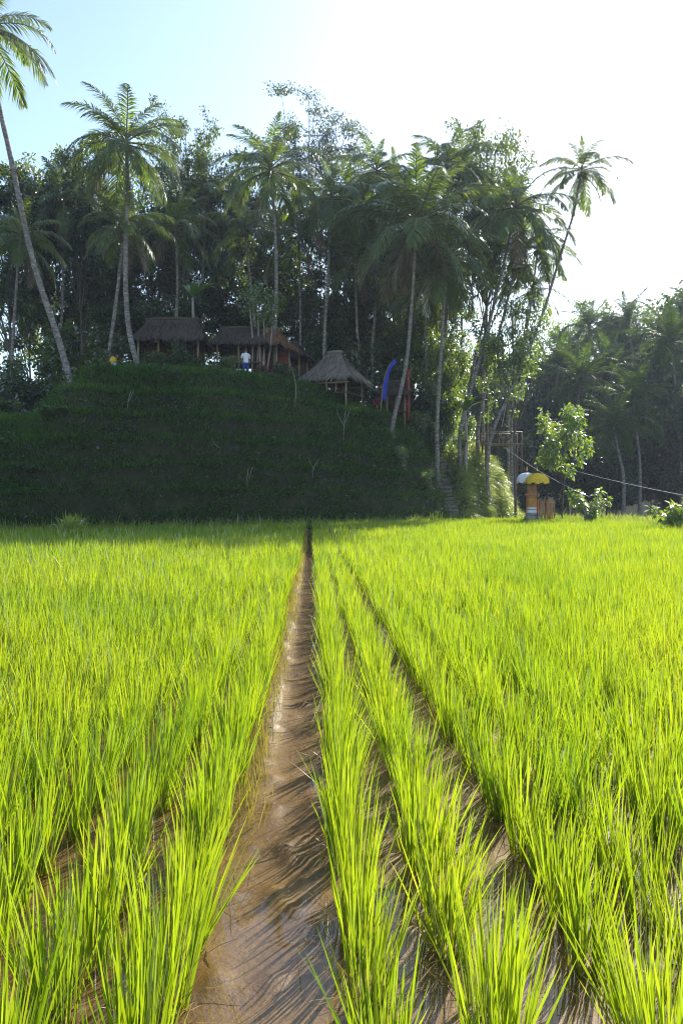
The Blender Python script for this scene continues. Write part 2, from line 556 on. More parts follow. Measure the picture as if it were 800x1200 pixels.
# nearest clumps in view: each a thing of its own
inview = [p for p in plants if p[1] > 1.42 and abs(p[0]) < .43 * p[1] + .10]
inview.sort(key=lambda p: p[1])
single = inview[:296]
sset = set(id(p) for p in single)
variants = []
for i in range(18):
    mb = MB()
    rice_block(mb, np.zeros(1), np.zeros(1), int(gR.integers(70, 90) if i >= 14 else gR.integers(80, 120)), PR3, 1.0, np.random.default_rng(100 + i), np.array([1.0]), 1.05 if i < 14 else .85, .15)
    variants.append(mb.mesh('rice_plant', [M['rice'], M['straw']]))
ORD = ['first', 'second', 'third', 'fourth', 'fifth', 'sixth', 'seventh', 'eighth', 'ninth', 'tenth', 'eleventh', 'twelfth']
for p in single:
    x, y, side, k, hs = p
    sd = 'right' if side > 0 else 'left'
    near = 'at the bottom edge' if y < 2.6 else 'in the foreground'
    if k == 0:
        lab = f'rice clump in the row lining the {sd} bank of the channel, {near}'
    else:
        lab = f'rice clump in the {ORD[min(k, 11)]} row {sd} of the channel, {near}'
    o = link('rice_plant', R.choice(variants[14:] if (side > 0 and k == 0) else variants[:14]), None, (x, y, 0), (R.gauss(0, .05), R.gauss(0, .05), R.uniform(0, 2 * PI)),
             (1, 1, hs))
    tag(o, lab, 'rice plant', 'rice clumps planted in rows in the near foreground')
rest = [p for p in plants if id(p) not in sset]
mb = MB()
ry = np.array([p[1] for p in rest])
rx = np.array([p[0] for p in rest])
rh = np.array([p[4] for p in rest])
for lo, hi, nb, prof, ws in ((0, 8, 98, PR3, 1.05), (8, 15, 58, PR2, 1.3), (15, 26, 28, PR2, 1.8), (26, 60, 20, PR2, 2.5)):
    s = (ry >= lo) & (ry < hi)
    if s.any():
        rice_block(mb, rx[s], ry[s], nb, prof, ws, gR, rh[s], 1.0 if lo < 15 else 1.4, .13)
tag(link('rice_field', mb.mesh('rice_field', [M['rice'], M['straw']])), 'dense sunlit green rice filling the paddy beyond the nearest clumps', None, None, 'stuff')

# straw litter and thin weeds along the channel
mb = MB()
g = np.random.default_rng(8)
n = 900
y = g.uniform(1.9, 22, n) ** 1.0
u = np.where(g.uniform(0, 1, n) < .62, g.normal(-.31, .05, n), g.normal(.30, .22, n))
z = np.maximum(mud_z(u, y), 0) + .004
az = g.uniform(0, 2 * PI, n)
el = np.abs(g.normal(0, .35, n))
D = np.stack([np.cos(az) * np.cos(el), np.sin(az) * np.cos(el), np.sin(el)], 1)
S = nrm(np.cross(D, np.array([[0, 0, 1.0]])))
blades(mb, np.stack([u + SL * y, y, z], 1), D, S, g.uniform(.05, .22, n), g.uniform(.002, .005, n), np.zeros((n, 3)) + [0, 0, -.1], PR2)
tag(link('straw_litter', mb.mesh('straw_litter', M['straw'])), 'brown straw bits scattered along the muddy channel edge', None, None, 'stuff')
mb = MB()
n = 4200
y = g.uniform(3.6, 30, n)
u = g.normal(-.31, .05, n)
tilt = np.abs(g.normal(.1, .22, n))
az = g.uniform(0, 2 * PI, n)
D = np.stack([np.cos(az) * np.sin(tilt), np.sin(az) * np.sin(tilt), np.cos(tilt)], 1)
S = nrm(np.cross(D, np.stack([np.sin(az), np.cos(az), 0 * az], 1) + .01))
blades(mb, np.stack([u + SL * y, y, 0 * y - .01], 1), D, S, g.uniform(.05, .20, n), g.uniform(.002, .004, n) * (1 + y / 14), np.zeros((n, 3)) + [0, 0, -.05], PR2)
tag(link('sedge', mb.mesh('sedge', M['sedge'])), 'thin brownish sedge stems sprouting on the mud left of the channel', None, None, 'stuff')

# ------------------------------------------------------------------ grass on the mound and the bank


def scatter_hill(n, xr, yr, seed, cond, flat=False):
    g = np.random.default_rng(seed)
    x = g.uniform(*xr, n)
    y = g.uniform(*yr, n)
    k = cond(x, y)
    x, y = x[k], y[k]
    e = .12
    z = hill_h(x, y)
    nx_ = -(hill_h(x + e, y) - hill_h(x - e, y)) / (2 * e)
    ny_ = -(hill_h(x, y + e) - hill_h(x, y - e)) / (2 * e)
    nr = nrm(np.stack([nx_, ny_, np.ones_like(x)], 1))
    # more tufts where the face is steep
    if flat:
        k = (nr[:, 2] > .42) | (g.uniform(0, 1, len(x)) < .85)
        x, y, z, nr = x[k], y[k], z[k], nr[k]
    return np.stack([x, y, z], 1), nr, g


def tufts(mb, Pn, Nn, g, nb, L, W, up=.8, out=.6, droop=.5, spread=.12, prof=PR2, mi=0):
    n = len(Pn)
    m = n * nb
    B = np.repeat(Pn, nb, 0) + g.normal(0, spread, (m, 3)) * [1, 1, .4]
    Nr = np.repeat(Nn, nb, 0)
    D = nrm(Nr * out + np.array([0, 0, up]) + g.normal(0, .38, (m, 3)))
    S = nrm(np.cross(D, g.normal(0, 1, (m, 3))))
    sc = np.repeat(g.uniform(.6, 1.4, n), nb)
    hor = Nr * [1, 1, 0]
    bend = hor * .3 * droop + np.array([0, 0, -1.0]) * (droop * g.uniform(.3, 1.0, m))[:, None]
    blades(mb, B, D, S, g.uniform(*L, m) * sc, g.uniform(*W, m), bend, prof, mi)


KITE = [(0, 0.0), (.45, 1.0), (1, 0)]


def kites(mb, B, D, S, L, W, bend, mi=0):
    n = len(B)
    c = lambda t: B + D * L[:, None] * t + bend * L[:, None] * t * t
    V = np.stack([c(0), c(.45) - S * W[:, None] * .5, c(1), c(.45) + S * W[:, None] * .5], 1).reshape(-1, 3)
    off = (np.arange(n) * 4)[:, None]
    mb.add(V, [off + np.array([[0, 1, 2, 3]])], mi)


def on_face(x, y):
    d = y - hill_base(x)
    return (d > -.4) & (d < 9.5) & (x < 7.1)


clear = lambda Pn: None
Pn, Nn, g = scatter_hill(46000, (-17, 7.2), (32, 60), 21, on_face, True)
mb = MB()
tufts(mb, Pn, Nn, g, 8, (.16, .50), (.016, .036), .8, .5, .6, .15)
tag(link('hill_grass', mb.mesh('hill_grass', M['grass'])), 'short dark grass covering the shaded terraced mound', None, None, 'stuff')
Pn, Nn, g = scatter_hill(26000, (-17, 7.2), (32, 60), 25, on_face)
led = (Nn[:, 2] > .80) | ((Nn[:, 2] > .6) & (Pn[:, 0] + .25 * Pn[:, 2] + .8 * np.sin(Pn[:, 2] * 2.1) > 3.6))  # ledge tops, plus the right shoulder where brighter grass paints in sunlit translucency
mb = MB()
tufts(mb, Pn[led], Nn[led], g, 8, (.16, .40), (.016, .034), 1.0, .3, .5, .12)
tag(link('ledge_and_lit_grass', mb.mesh('ledge_and_lit_grass', M['ledge_and_lit_grass'])), 'greener grass along the terrace ledges and, as painted sunlight, over the right shoulder of the mound', None, None, 'stuff')
Pn, Nn, g = scatter_hill(9000, (-17, 7.2), (32, 60), 22, lambda x, y: on_face(x, y) & (np.sin(x * 1.7 + 3 * np.sin(y * .9)) + np.cos(y * 1.3 + x) > .25))
mb = MB()
m = len(Pn) * 9
B = np.repeat(Pn, 9, 0) + g.normal(0, .2, (m, 3)) + np.repeat(Nn, 9, 0) * g.uniform(.02, .3, m)[:, None]
D = nrm(np.repeat(Nn, 9, 0) * .4 + g.normal(0, .6, (m, 3)) + [0, 0, -.3])
S = nrm(np.cross(D, g.normal(0, 1, (m, 3))))
kites(mb, B, D, S, g.uniform(.10, .26, m), g.uniform(.05, .13, m), np.zeros((m, 3)) + [0, 0, -.2])
tag(link('creeper_patch', mb.mesh('creeper_patch', M['fern'])), 'dark creepers and ferns growing over the shaded mound', None, None, 'stuff')


def on_bank(x, y):
    return (x > 7.15) & (x < 12.4) & (y > 49.8) & (y < 62) & (hill_h(x, y) > .05)


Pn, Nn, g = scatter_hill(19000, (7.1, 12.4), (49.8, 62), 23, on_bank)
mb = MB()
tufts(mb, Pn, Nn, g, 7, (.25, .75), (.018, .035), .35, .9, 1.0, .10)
tag(link('bank_grass', mb.mesh('bank_grass', M['grass_painted_lit'])), 'long pale grass, painted sun-bright, hanging down the bank beside the stone steps', None, None, 'stuff')

# rough grass along the far bunds of the field
g = np.random.default_rng(31)
ts = g.uniform(0, 1, 1500)
bx = np.interp(ts, [0, .35, .7, 1], [13.6, 16.3, 16.8, 11.6]) + g.normal(0, .35, 1500)
by = np.interp(ts, [0, .35, .7, 1], [29.0, 38.0, 48.0, 51.4]) + g.normal(0, .35, 1500)
fx = g.uniform(-17, 7, 900)
bx, by = np.concatenate([bx, fx]), np.concatenate([by, hill_base(fx) - g.uniform(.0, .5, 900)])
mb = MB()
tufts(mb, np.stack([bx, by, 0 * bx + .05], 1), np.tile([[0, 0, 1.0]], (2400, 1)), g, 9, (.3, .75), (.015, .03), 1, 0, .4, .10)
tag(link('bund_grass', mb.mesh('bund_grass', M['grass_painted_lit'])), 'rough grass along the far edges of the rice field', None, None, 'stuff')

# ------------------------------------------------------------------ trees


def sphere_pts(g, n):
    d = nrm(g.normal(0, 1, (n, 3)))
    return d * (g.uniform(0, 1, n) ** (1 / 2.4))[:, None]


def broadleaf(seed, H, W, n_limb, clumps, leaves, leaf, low=.35, flat=.8, mat='leaf_dark', bark='bark', clump_r=.9, r0=.17, tf=.93):
    """returns (trunk mesh, crown mesh) for a tree of height H and width W at the origin"""
    g = np.random.default_rng(seed)
    rr = random.Random(seed)
    tr = MB()
    bend = Vector((rr.uniform(-.5, .5), rr.uniform(-.5, .5), 0))
    top = Vector((bend.x, bend.y, H * tf))
    stem = smooth_pts([(0, 0, -.5), (bend.x * .2, bend.y * .3, H * .22), (bend.x * .9, bend.y * .6, H * .5), top], 12)
    tube(tr, stem, [r0 * (1 - .75 * i / 11) * (1.35 if i == 0 else 1) for i in range(12)], 7)
    tips = []
    for k in range(n_limb):
        t = rr.uniform(low, .85)
        b = stem[min(11, int(t * 11))]
        az = k * 2.4 + rr.uniform(-.5, .5)
        zt = rr.uniform(max(t * .8 + .1, low), .97) * H
        frac = math.sqrt(max(.08, 1 - ((zt / H - (low + .95) / 2) / (.62 - low / 2)) ** 2))
        rad = W / 2 * frac * rr.uniform(.55, .95)
        tip = Vector((math.cos(az) * rad, math.sin(az) * rad, zt))
        mid = b.lerp(tip, .5) + Vector((0, 0, -.06 * H * rr.random()))
        pts = smooth_pts([b, mid, tip], 6)
        tube(tr, pts, [r0 * .42 * (1 - .8 * i / 5) for i in range(6)], 5, cap=False)
        tips += [(tip, 1.0), (mid.lerp(tip, .5), .8)]
        for _ in range(3):
            s = pts[rr.randint(2, 5)]
            e = s + Vector((rr.gauss(0, 1), rr.gauss(0, 1), rr.gauss(.35, .6))).normalized() * W * rr.uniform(.10, .2)
            tube(tr, [s, s.lerp(e, .5) + Vector((0, 0, .05)), e], [r0 * .2, r0 * .14, r0 * .09], 4, cap=False)
            tips.append((e, .85))
    tips.append((top, .9))
    cr = MB()
    rr.shuffle(tips)
    for k in range(clumps):
        c, s = tips[k % len(tips)]
        c = np.array(c) + g.normal(0, clump_r * .35, 3) * (k >= len(tips))
        nl = int(leaves * rr.uniform(.5, 1.4))
        d = sphere_pts(g, nl)
        B = c + d * clump_r * s * rr.uniform(.7, 1.25) * np.array([1, 1, flat])
        D = nrm(d * .6 + g.normal(0, .6, (nl, 3)) + [0, 0, -.25])
        S = nrm(np.cross(D, g.normal(0, .55, (nl, 3)) + [0, 0, 1]))
        Ln = g.uniform(.65, 1.35, nl) * leaf
        kites(cr, B, D, S, Ln, Ln * g.uniform(.42, .68, nl), np.zeros((nl, 3)) + [0, 0, -.15])
    return tr.mesh('trunk', M[bark], True), cr.mesh('crown', M[mat])


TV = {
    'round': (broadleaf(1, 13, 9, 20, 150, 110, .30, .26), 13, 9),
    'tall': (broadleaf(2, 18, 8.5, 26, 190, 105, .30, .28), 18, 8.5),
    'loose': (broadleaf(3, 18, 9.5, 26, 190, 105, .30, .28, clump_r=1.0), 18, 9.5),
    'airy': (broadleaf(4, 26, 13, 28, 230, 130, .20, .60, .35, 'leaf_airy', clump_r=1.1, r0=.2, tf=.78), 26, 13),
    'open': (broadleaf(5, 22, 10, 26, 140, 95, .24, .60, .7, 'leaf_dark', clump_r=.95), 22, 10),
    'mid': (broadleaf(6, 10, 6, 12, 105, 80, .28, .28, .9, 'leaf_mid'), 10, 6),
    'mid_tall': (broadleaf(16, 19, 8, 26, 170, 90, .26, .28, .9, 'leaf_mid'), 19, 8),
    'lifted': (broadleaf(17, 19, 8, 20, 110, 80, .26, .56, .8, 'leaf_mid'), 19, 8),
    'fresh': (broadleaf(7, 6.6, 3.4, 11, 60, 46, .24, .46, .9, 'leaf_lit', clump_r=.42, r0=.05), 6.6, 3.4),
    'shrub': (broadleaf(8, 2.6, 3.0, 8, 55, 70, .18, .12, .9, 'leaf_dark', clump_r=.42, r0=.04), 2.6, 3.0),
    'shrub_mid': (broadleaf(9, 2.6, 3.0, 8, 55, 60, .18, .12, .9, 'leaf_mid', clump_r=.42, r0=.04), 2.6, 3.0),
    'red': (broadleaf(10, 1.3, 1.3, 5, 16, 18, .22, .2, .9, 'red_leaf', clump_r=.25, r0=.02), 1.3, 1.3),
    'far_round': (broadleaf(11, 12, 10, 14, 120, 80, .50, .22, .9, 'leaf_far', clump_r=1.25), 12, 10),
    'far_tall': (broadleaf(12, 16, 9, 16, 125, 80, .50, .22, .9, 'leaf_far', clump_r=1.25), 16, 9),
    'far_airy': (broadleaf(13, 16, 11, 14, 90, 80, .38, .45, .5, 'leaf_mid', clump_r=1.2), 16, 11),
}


def tree(kind, px, ptop, Y, wpx, label, name='broadleaf_tree', cat='tree', group=None):
    (tm, cm), H, W = TV[kind]
    X = (px - 400) / F * Y
    zb = ground_z(X, Y)
    zt = EYE + (HOR - ptop) / F * Y
    s = max(.2, (zt - zb) / H)
    w = wpx / F * Y / W
    s = min(s, w * (1.5 if 'shrub' in kind else 1.9))
    t = thing(name, label, cat, (X, Y, zb), R.uniform(0, 2 * PI), group)
    link('trunk', tm, t, scale=(min(w, s), min(w, s), s))
    link('crown', cm, t, scale=(w, w, s))
    return t


# palm fronds: variants from the upright spear to the hanging old leaf


def frond_mesh(name, L, a0, droop, seed, mat, n=40, lod=1.0, hang=.5):
    g = np.random.default_rng(seed)
    K = 14
    t = np.linspace(0, 1, K)
    ang = a0 - droop * t ** 1.4
    px_, pz = [0.0], [0.0]
    for k in range(1, K):
        a = (ang[k] + ang[k - 1]) / 2
        px_.append(px_[-1] + L / (K - 1) * math.cos(a))
        pz.append(pz[-1] + L / (K - 1) * math.sin(a))
    sway = g.normal(0, .12) * L
    py_ = sway * t ** 2
    pts = np.stack([px_, py_, pz], 1)
    mb = MB()
    tube(mb, pts[::2] if K % 2 else pts, np.linspace(.045, .008, len(pts[::2] if K % 2 else pts)), 4, 1, cap=False)
    tt = np.linspace(.14, .995, n)
    for sg in (-1, 1):
        ti = np.clip(tt + g.normal(0, .006, n), 0, 1)
        B = np.stack([np.interp(ti, t, pts[:, k]) for k in range(3)], 1)
        aa = np.interp(ti, t, ang)
        T = np.stack([np.cos(aa), 0 * aa, np.sin(aa)], 1)
        Nn = np.stack([-np.sin(aa), 0 * aa, np.cos(aa)], 1)
        side = np.array([[0, sg, 0.0]])
        D = nrm(T * np.linspace(.45, 1.0, n)[:, None] + side * np.linspace(1.0, .55, n)[:, None] + Nn * .18 + g.normal(0, .10, (n, 3)))
        Ln = L * .215 * (np.sin(np.clip(ti * 1.02, 0, 1) * PI) ** .55 * .85 + .12) * g.uniform(.85, 1.12, n)
        S = nrm(np.cross(D, Nn + g.normal(0, .25, (n, 3))))
        bend = np.zeros((n, 3)) + [0, 0, -1]
        bend = bend * (hang * g.uniform(.6, 1.2, n))[:, None]
        blades(mb, B, D, S, Ln, np.full(n, .072) * g.uniform(.8, 1.2, n) * lod, bend, [(0, .55), (.45, 1), (1, 0)], 0)
    return mb.mesh(name, [mat, M['rachis']])


FR = []
for i, (a0, dr) in enumerate([(84, 16), (72, 46), (60, 64), (47, 74), (33, 80), (18, 82), (0, 76), (-20, 60)]):
    FR.append([frond_mesh('frond', 4.3 * (.80 if i == 0 else 1), math.radians(a0), math.radians(dr), 40 + i * 3 + j, M['palm'],
                          n=58, hang=.32 + .04 * i + .06 * j) for j in range(3)])
FD = [frond_mesh('dead_frond', 3.6, math.radians(-38 - 14 * j), math.radians(46), 80 + j, M['palm_dead'], 34, hang=.7) for j in range(2)]
mb = MB()
for k in range(9):
    a = k * 2.4
    lathe(mb, [(0.001, -.12), (.075, -.085), (.105, 0), (.075, .09), (.001, .12)], 8,
          (math.cos(a) * .24, math.sin(a) * .24, -.28 - .10 * (k % 3)))
NUT = mb.mesh('coconut_bunch', M['nut'], True)


def far_crown(seed, mat):
    """one joined crown for palms too far off for their fronds to be told apart"""
    mb = MB()
    rr = random.Random(seed)
    for i in range(22):
        me = FR[0 if i == 0 else min(7, 1 + int(i / 22 * 7))][i % 3]
        co = np.empty(len(me.vertices) * 3)
        me.vertices.foreach_get('co', co)
        co = co.reshape(-1, 3)
        a = i * 2.4 + rr.uniform(-.3, .3)
        s = rr.uniform(.9, 1.15)
        rot = np.array([[math.cos(a), -math.sin(a), 0], [math.sin(a), math.cos(a), 0], [0, 0, 1]])
        co = co @ rot.T * s
        f4 = [list(p.vertices) for p in me.polygons if len(p.vertices) == 4]
        f3 = [list(p.vertices) for p in me.polygons if len(p.vertices) == 3]
        mb.add(co, [f4, f3], 0)
    return mb.mesh('crown', [mat])


M['palm_far'] = leaf_mat('far_palm_leaflet', [(.022, .042, .014), (.035, .065, .018), (.05, .085, .022)], [(.08, .15, .02), (.13, .23, .025), (.2, .28, .03)], .36, .08, .5)
FARC = [far_crown(i, M['palm_far']) for i in range(3)]


def palm(label, pts, size=1.0, n=24, seed=0, dead=1, r=.15, group='coconut palms on the mound', far=False, tilt=0.0, skew=None):
    rr = random.Random(seed * 7 + 3)
    W3 = [P(*p) for p in pts]
    b = W3[0]
    gz = ground_z(b.x, b.y)
    if gz < b.z - .15:
        W3 = [Vector((b.x, b.y, gz - .2))] + W3
    else:
        W3[0] = Vector((b.x, b.y, min(b.z, gz) - .3))
    o = W3[0].copy()
    t = thing('coconut_palm', label, 'palm tree', o, 0, group)
    sp = smooth_pts([p - o for p in W3], 26)
    mb = MB()
    tube(mb, sp, [(r * (1.0 - .42 * i / 25) + (.10 if i == 0 else .035 if i == 1 else 0)) * (1.05 if i % 2 else .97) for i in range(26)], 9)
    link('trunk', mb.mesh('trunk', M['palm_bark'], True), t)
    top = sp[-1]
    if far:
        link('crown', FARC[seed % 3], t, top, (0, 0, rr.uniform(0, 6.28)), (size,) * 3)
        return t
    a0 = rr.uniform(0, 6.28)
    sh = rr.choice((0, .3, .9, 1.4))
    for i in range(n):
        q = (i + rr.uniform(0, .9)) / n
        k = 0 if i == 0 else min(7, 1 + int(q * 7 + sh))
        s = size * rr.uniform(.88, 1.12) * (.8 + .2 * min(1, q * 3))
        az = a0 + i * 2.39996 + rr.uniform(-.25, .25)
        link('frond', rr.choice(FR[k]), t, top + Vector((0, 0, .12 - .35 * q)), (rr.gauss(tilt, .08), rr.gauss(0, .10), az), (s,) * 3)
    for i in range(dead):
        d = link('frond', rr.choice(FD), t, top + Vector((0, 0, -.3)), (0, 0, rr.uniform(0, 6.28)), (size * rr.uniform(.8, 1.1),) * 3)
        d['label'] = 'withered brown frond hanging down'
    link('coconut_bunch', NUT, t, top + Vector((0, 0, -.05)))
    return t


palm('tall coconut palm leaning out of the left edge with its crown cut off',
     [(90, 464, 40), (68, 395, 40.5), (39, 305, 41), (13, 185, 41.5), (-3, 112, 42), (-15, 30, 42)], 1.0, 22, 1, 0, .17)
palm('tall palm with twin upright spears standing highest above the left trees',
     [(164, 436, 44), (151, 385, 44.3), (147, 310, 44.6), (150, 230, 45), (148, 166, 45)], .95, 28, 2, 1, .17)
palm('shorter palm with grey drooping fronds in front of the dark left trees',
     [(128, 420, 46), (138, 340, 46), (146, 262, 46)], .72, 22, 3, 3, .13)
palm('palm with a wide feathery crown behind the second hut from the left',
     [(322, 400, 49), (324, 330, 49.5), (322, 262, 50), (317, 197, 50)], .96, 27, 4, 1, .14)
palm('slim palm with a dark crown right of the wide feathery palm',
     [(380, 398, 53), (384, 330, 53), (388, 232, 53)], .95, 24, 5, 1, .13)
palm('palm whose spiky top rises just left of the centre tallest gap in the trees',
     [(436, 410, 57), (442, 320, 57), (441, 200, 57)], .95, 20, 6, 0, .13)
palm('large palm with long arching fronds whose curved pale trunk stands beside the blue banner',
     [(460, 497, 48.5), (475, 430, 48.8), (482, 360, 49), (488, 262, 49)], 1.30, 28, 7, 4, .15)
palm('palm with a straight pale trunk just right of the one with long arching fronds',
     [(512, 492, 51), (516, 420, 51), (521, 345, 51.5), (526, 300, 52)], .98, 20, 8, 1, .14)
palm('tall dark palm with its top against the white sky beside the open branched tree',
     [(520, 430, 58), (524, 330, 58), (524, 190, 58)], 1.0, 22, 9, 0, .13)
palm('dark heavy crowned palm with a leaning trunk left of the lone slender palm',
     [(540, 500, 53), (562, 420, 53.5), (585, 330, 54), (604, 242, 54)], 1.12, 30, 10, 2, .14, tilt=.04)
palm('lone slender palm leaning right with its crown standing clear against white sky',
     [(573, 520, 53), (604, 446, 53.3), (634, 372, 54), (656, 300, 54), (672, 248, 54.3), (681, 199, 54.5)], .80, 22, 11, 1, .12)
palm('small low palm with few fronds showing right of the leaning trunks',
     [(596, 470, 60), (612, 400, 60), (622, 338, 60)], .74, 16, 12, 0, .11)
palm('bare trunked palm leaning right behind the sunlit grassy bank',
     [(560, 500, 55.5), (572, 440, 56), (592, 360, 56), (604, 310, 56)], .8, 16, 13, 0, .13)
palm('palm with a thin trunk crossing behind the pale straight trunk',
     [(548, 470, 58), (556, 420, 58), (572, 352, 58), (580, 300, 58)], .8, 18, 14, 1, .12)
palm('half hidden palm deep in the shade above the longest thatched hut',
     [(205, 400, 52), (208, 340, 52), (206, 262, 52)], .82, 20, 15, 2, .12)
palm('half hidden palm between the two thatched huts on the left and the gable hut',
     [(300, 410, 54), (296, 350, 54), (286, 268, 54)], .78, 18, 16, 1, .12)
palm('low dim palm at the left edge behind the leaning trunk',
     [(14, 430, 50), (18, 360, 50), (24, 276, 50)], .8, 18, 17, 1, .12)

palm('palm crown half hidden between the leaning trunk and the twin speared palm',
     [(70, 420, 56), (74, 340, 56), (72, 238, 56)], .95, 20, 18, 2, .12)
palm('palm crown half hidden right of the wide feathery palm',
     [(352, 410, 57), (352, 360, 57), (350, 272, 57)], .95, 20, 19, 1, .12)
palm('low palm crown over the roof peak of the gable hut',
     [(420, 420, 55), (418, 380, 55), (416, 306, 55)], .95, 18, 20, 2, .12)
palm('palm crown half hidden behind the heavy crowned leaning palm',
     [(566, 440, 62), (570, 340, 62), (572, 232, 62)], 1.0, 20, 21, 1, .12)
palm('palm crown half hidden above the twin trunks left of the longest hut',
     [(234, 420, 58), (238, 330, 58), (240, 232, 58)], .95, 18, 22, 1, .12)
palm('low palm with drooping fronds between the two pale straight trunks',
     [(500, 440, 57), (498, 390, 57), (500, 330, 57)], .9, 18, 23, 2, .12)

palm('palm crown in the gap between the two central palm tops',
     [(460, 420, 60), (462, 330, 60), (464, 216, 60)], 1.0, 22, 24, 1, .12)
palm('palm crown just left of the open branched tree top',
     [(540, 430, 66), (542, 300, 66), (546, 196, 66)], 1.05, 22, 26, 1, .12)
palm('palm crown low between the heavy crowned palm and the lone slender palm',
     [(600, 470, 58), (618, 380, 58), (630, 290, 58)], .85, 18, 27, 1, .11)
palm('palm crown behind the slim palm with a dark crown',
     [(400, 420, 62), (404, 330, 62), (408, 232, 62)], 1.0, 20, 28, 1, .12)

# broadleaf trees on the mound
HG = 'broadleaf trees on the mound'
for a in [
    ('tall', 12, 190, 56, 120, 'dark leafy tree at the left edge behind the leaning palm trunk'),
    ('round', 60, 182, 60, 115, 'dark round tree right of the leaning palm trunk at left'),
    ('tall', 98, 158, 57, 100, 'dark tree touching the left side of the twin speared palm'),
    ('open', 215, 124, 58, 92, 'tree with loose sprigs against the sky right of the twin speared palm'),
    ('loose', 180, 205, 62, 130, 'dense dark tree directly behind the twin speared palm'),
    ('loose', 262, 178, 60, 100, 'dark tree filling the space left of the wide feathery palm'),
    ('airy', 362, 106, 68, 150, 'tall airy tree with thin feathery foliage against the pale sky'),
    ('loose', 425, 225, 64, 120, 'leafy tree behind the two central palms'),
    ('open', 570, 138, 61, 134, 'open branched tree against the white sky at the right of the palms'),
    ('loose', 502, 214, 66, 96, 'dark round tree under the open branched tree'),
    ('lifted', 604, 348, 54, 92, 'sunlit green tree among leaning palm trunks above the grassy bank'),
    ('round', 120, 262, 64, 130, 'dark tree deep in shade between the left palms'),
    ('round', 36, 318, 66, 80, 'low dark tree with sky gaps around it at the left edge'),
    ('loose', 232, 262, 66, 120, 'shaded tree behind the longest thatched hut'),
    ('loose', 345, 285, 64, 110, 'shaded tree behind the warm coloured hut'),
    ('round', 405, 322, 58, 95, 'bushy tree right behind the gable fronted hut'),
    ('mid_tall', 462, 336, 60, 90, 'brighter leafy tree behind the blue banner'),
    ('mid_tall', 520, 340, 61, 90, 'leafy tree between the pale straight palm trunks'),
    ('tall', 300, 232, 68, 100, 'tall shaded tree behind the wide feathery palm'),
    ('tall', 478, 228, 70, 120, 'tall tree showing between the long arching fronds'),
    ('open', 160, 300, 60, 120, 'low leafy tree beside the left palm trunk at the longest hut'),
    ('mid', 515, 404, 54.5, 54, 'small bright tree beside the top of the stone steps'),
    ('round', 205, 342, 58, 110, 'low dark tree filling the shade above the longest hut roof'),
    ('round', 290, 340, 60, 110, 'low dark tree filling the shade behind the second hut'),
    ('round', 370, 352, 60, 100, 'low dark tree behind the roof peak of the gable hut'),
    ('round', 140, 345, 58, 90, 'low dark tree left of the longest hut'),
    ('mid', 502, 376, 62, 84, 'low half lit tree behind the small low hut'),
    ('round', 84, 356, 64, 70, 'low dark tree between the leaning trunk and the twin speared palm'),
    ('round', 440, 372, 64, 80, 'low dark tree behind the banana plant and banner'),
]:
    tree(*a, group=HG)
SG = 'shrubs along the crest of the mound'
for a in [
    ('shrub', 40, 418, 47, 90, 'dark wide shrub at the left edge of the crest'),
    ('shrub', 112, 412, 46, 70, 'dark shrub left of the small yellow shrine on the crest'),
    ('shrub', 84, 385, 52, 110, 'tall dark shrub behind the foot of the leaning palm'),
    ('shrub', 252, 424, 46.5, 34, 'low shrub between the two left huts'),
    ('shrub', 400, 382, 56, 80, 'dark shrub above the roof of the gable fronted hut'),
    ('shrub_mid', 398, 390, 53, 26, 'small bright green shrub rising over the gable hut roof'),
    ('shrub', 505, 424, 54, 60, 'dark shrub between pale palm trunks on the right crest'),
    ('shrub', 524, 440, 52.5, 46, 'dark bush at the head of the stone steps'),
    ('shrub_mid', 540, 490, 53.5, 28, 'yellow green bush above the top of the stone steps'),
    ('shrub_mid', 548, 490, 58, 28, 'sunlit bush behind the top of the grassy bank'),
    ('shrub_mid', 488, 462, 51, 30, 'half lit bush at the foot of the curved pale trunk'),
    ('shrub', 478, 428, 57, 100, 'wide dark shrub closing the gap behind the small low hut'),
    ('shrub', 150, 402, 51, 70, 'dark shrub left of the longest hut'),
    ('shrub', 438, 436, 53.5, 56, 'dark shrub behind the right side of the gable hut'),
    ('shrub', 204, 402, 45.0, 46, 'taller dark shrub hiding the middle of the longest hut'),
    ('shrub', 184, 414, 44.6, 40, 'dark shrub in front of the left posts of the longest hut'),
    ('shrub', 222, 412, 45.0, 34, 'dark shrub in front of the right posts of the longest hut'),
    ('shrub_mid', 268, 418, 45.4, 30, 'leafy shrub just left of the person in white'),
    ('shrub', 334, 424, 47, 30, 'dark shrub below the warm coloured hut'),
    ('shrub', 20, 470, 42, 70, 'dark bush low on the left flank of the mound'),
    ('shrub', 340, 440, 48.6, 26, 'low dark bush left of the gable fronted hut'),
]:
    tree(*a, name='shrub', cat='shrub', group=SG)
for a in [
    ('red', 318, 436, 47, 22, 'red leaved plant below the warm coloured hut'),
    ('red', 306, 430, 47.3, 16, 'smaller red leaved plant beside the thin stems at the crest'),
    ('red', 441, 442, 49.5, 10, 'red flowering plant left of the blue banner'),
    ('red', 262, 488, 42.0, 12, 'red leaved plant halfway up the shaded mound'),
]:
    tree(*a, name='red_plant', cat='plant', group='red leaved plants on the mound')

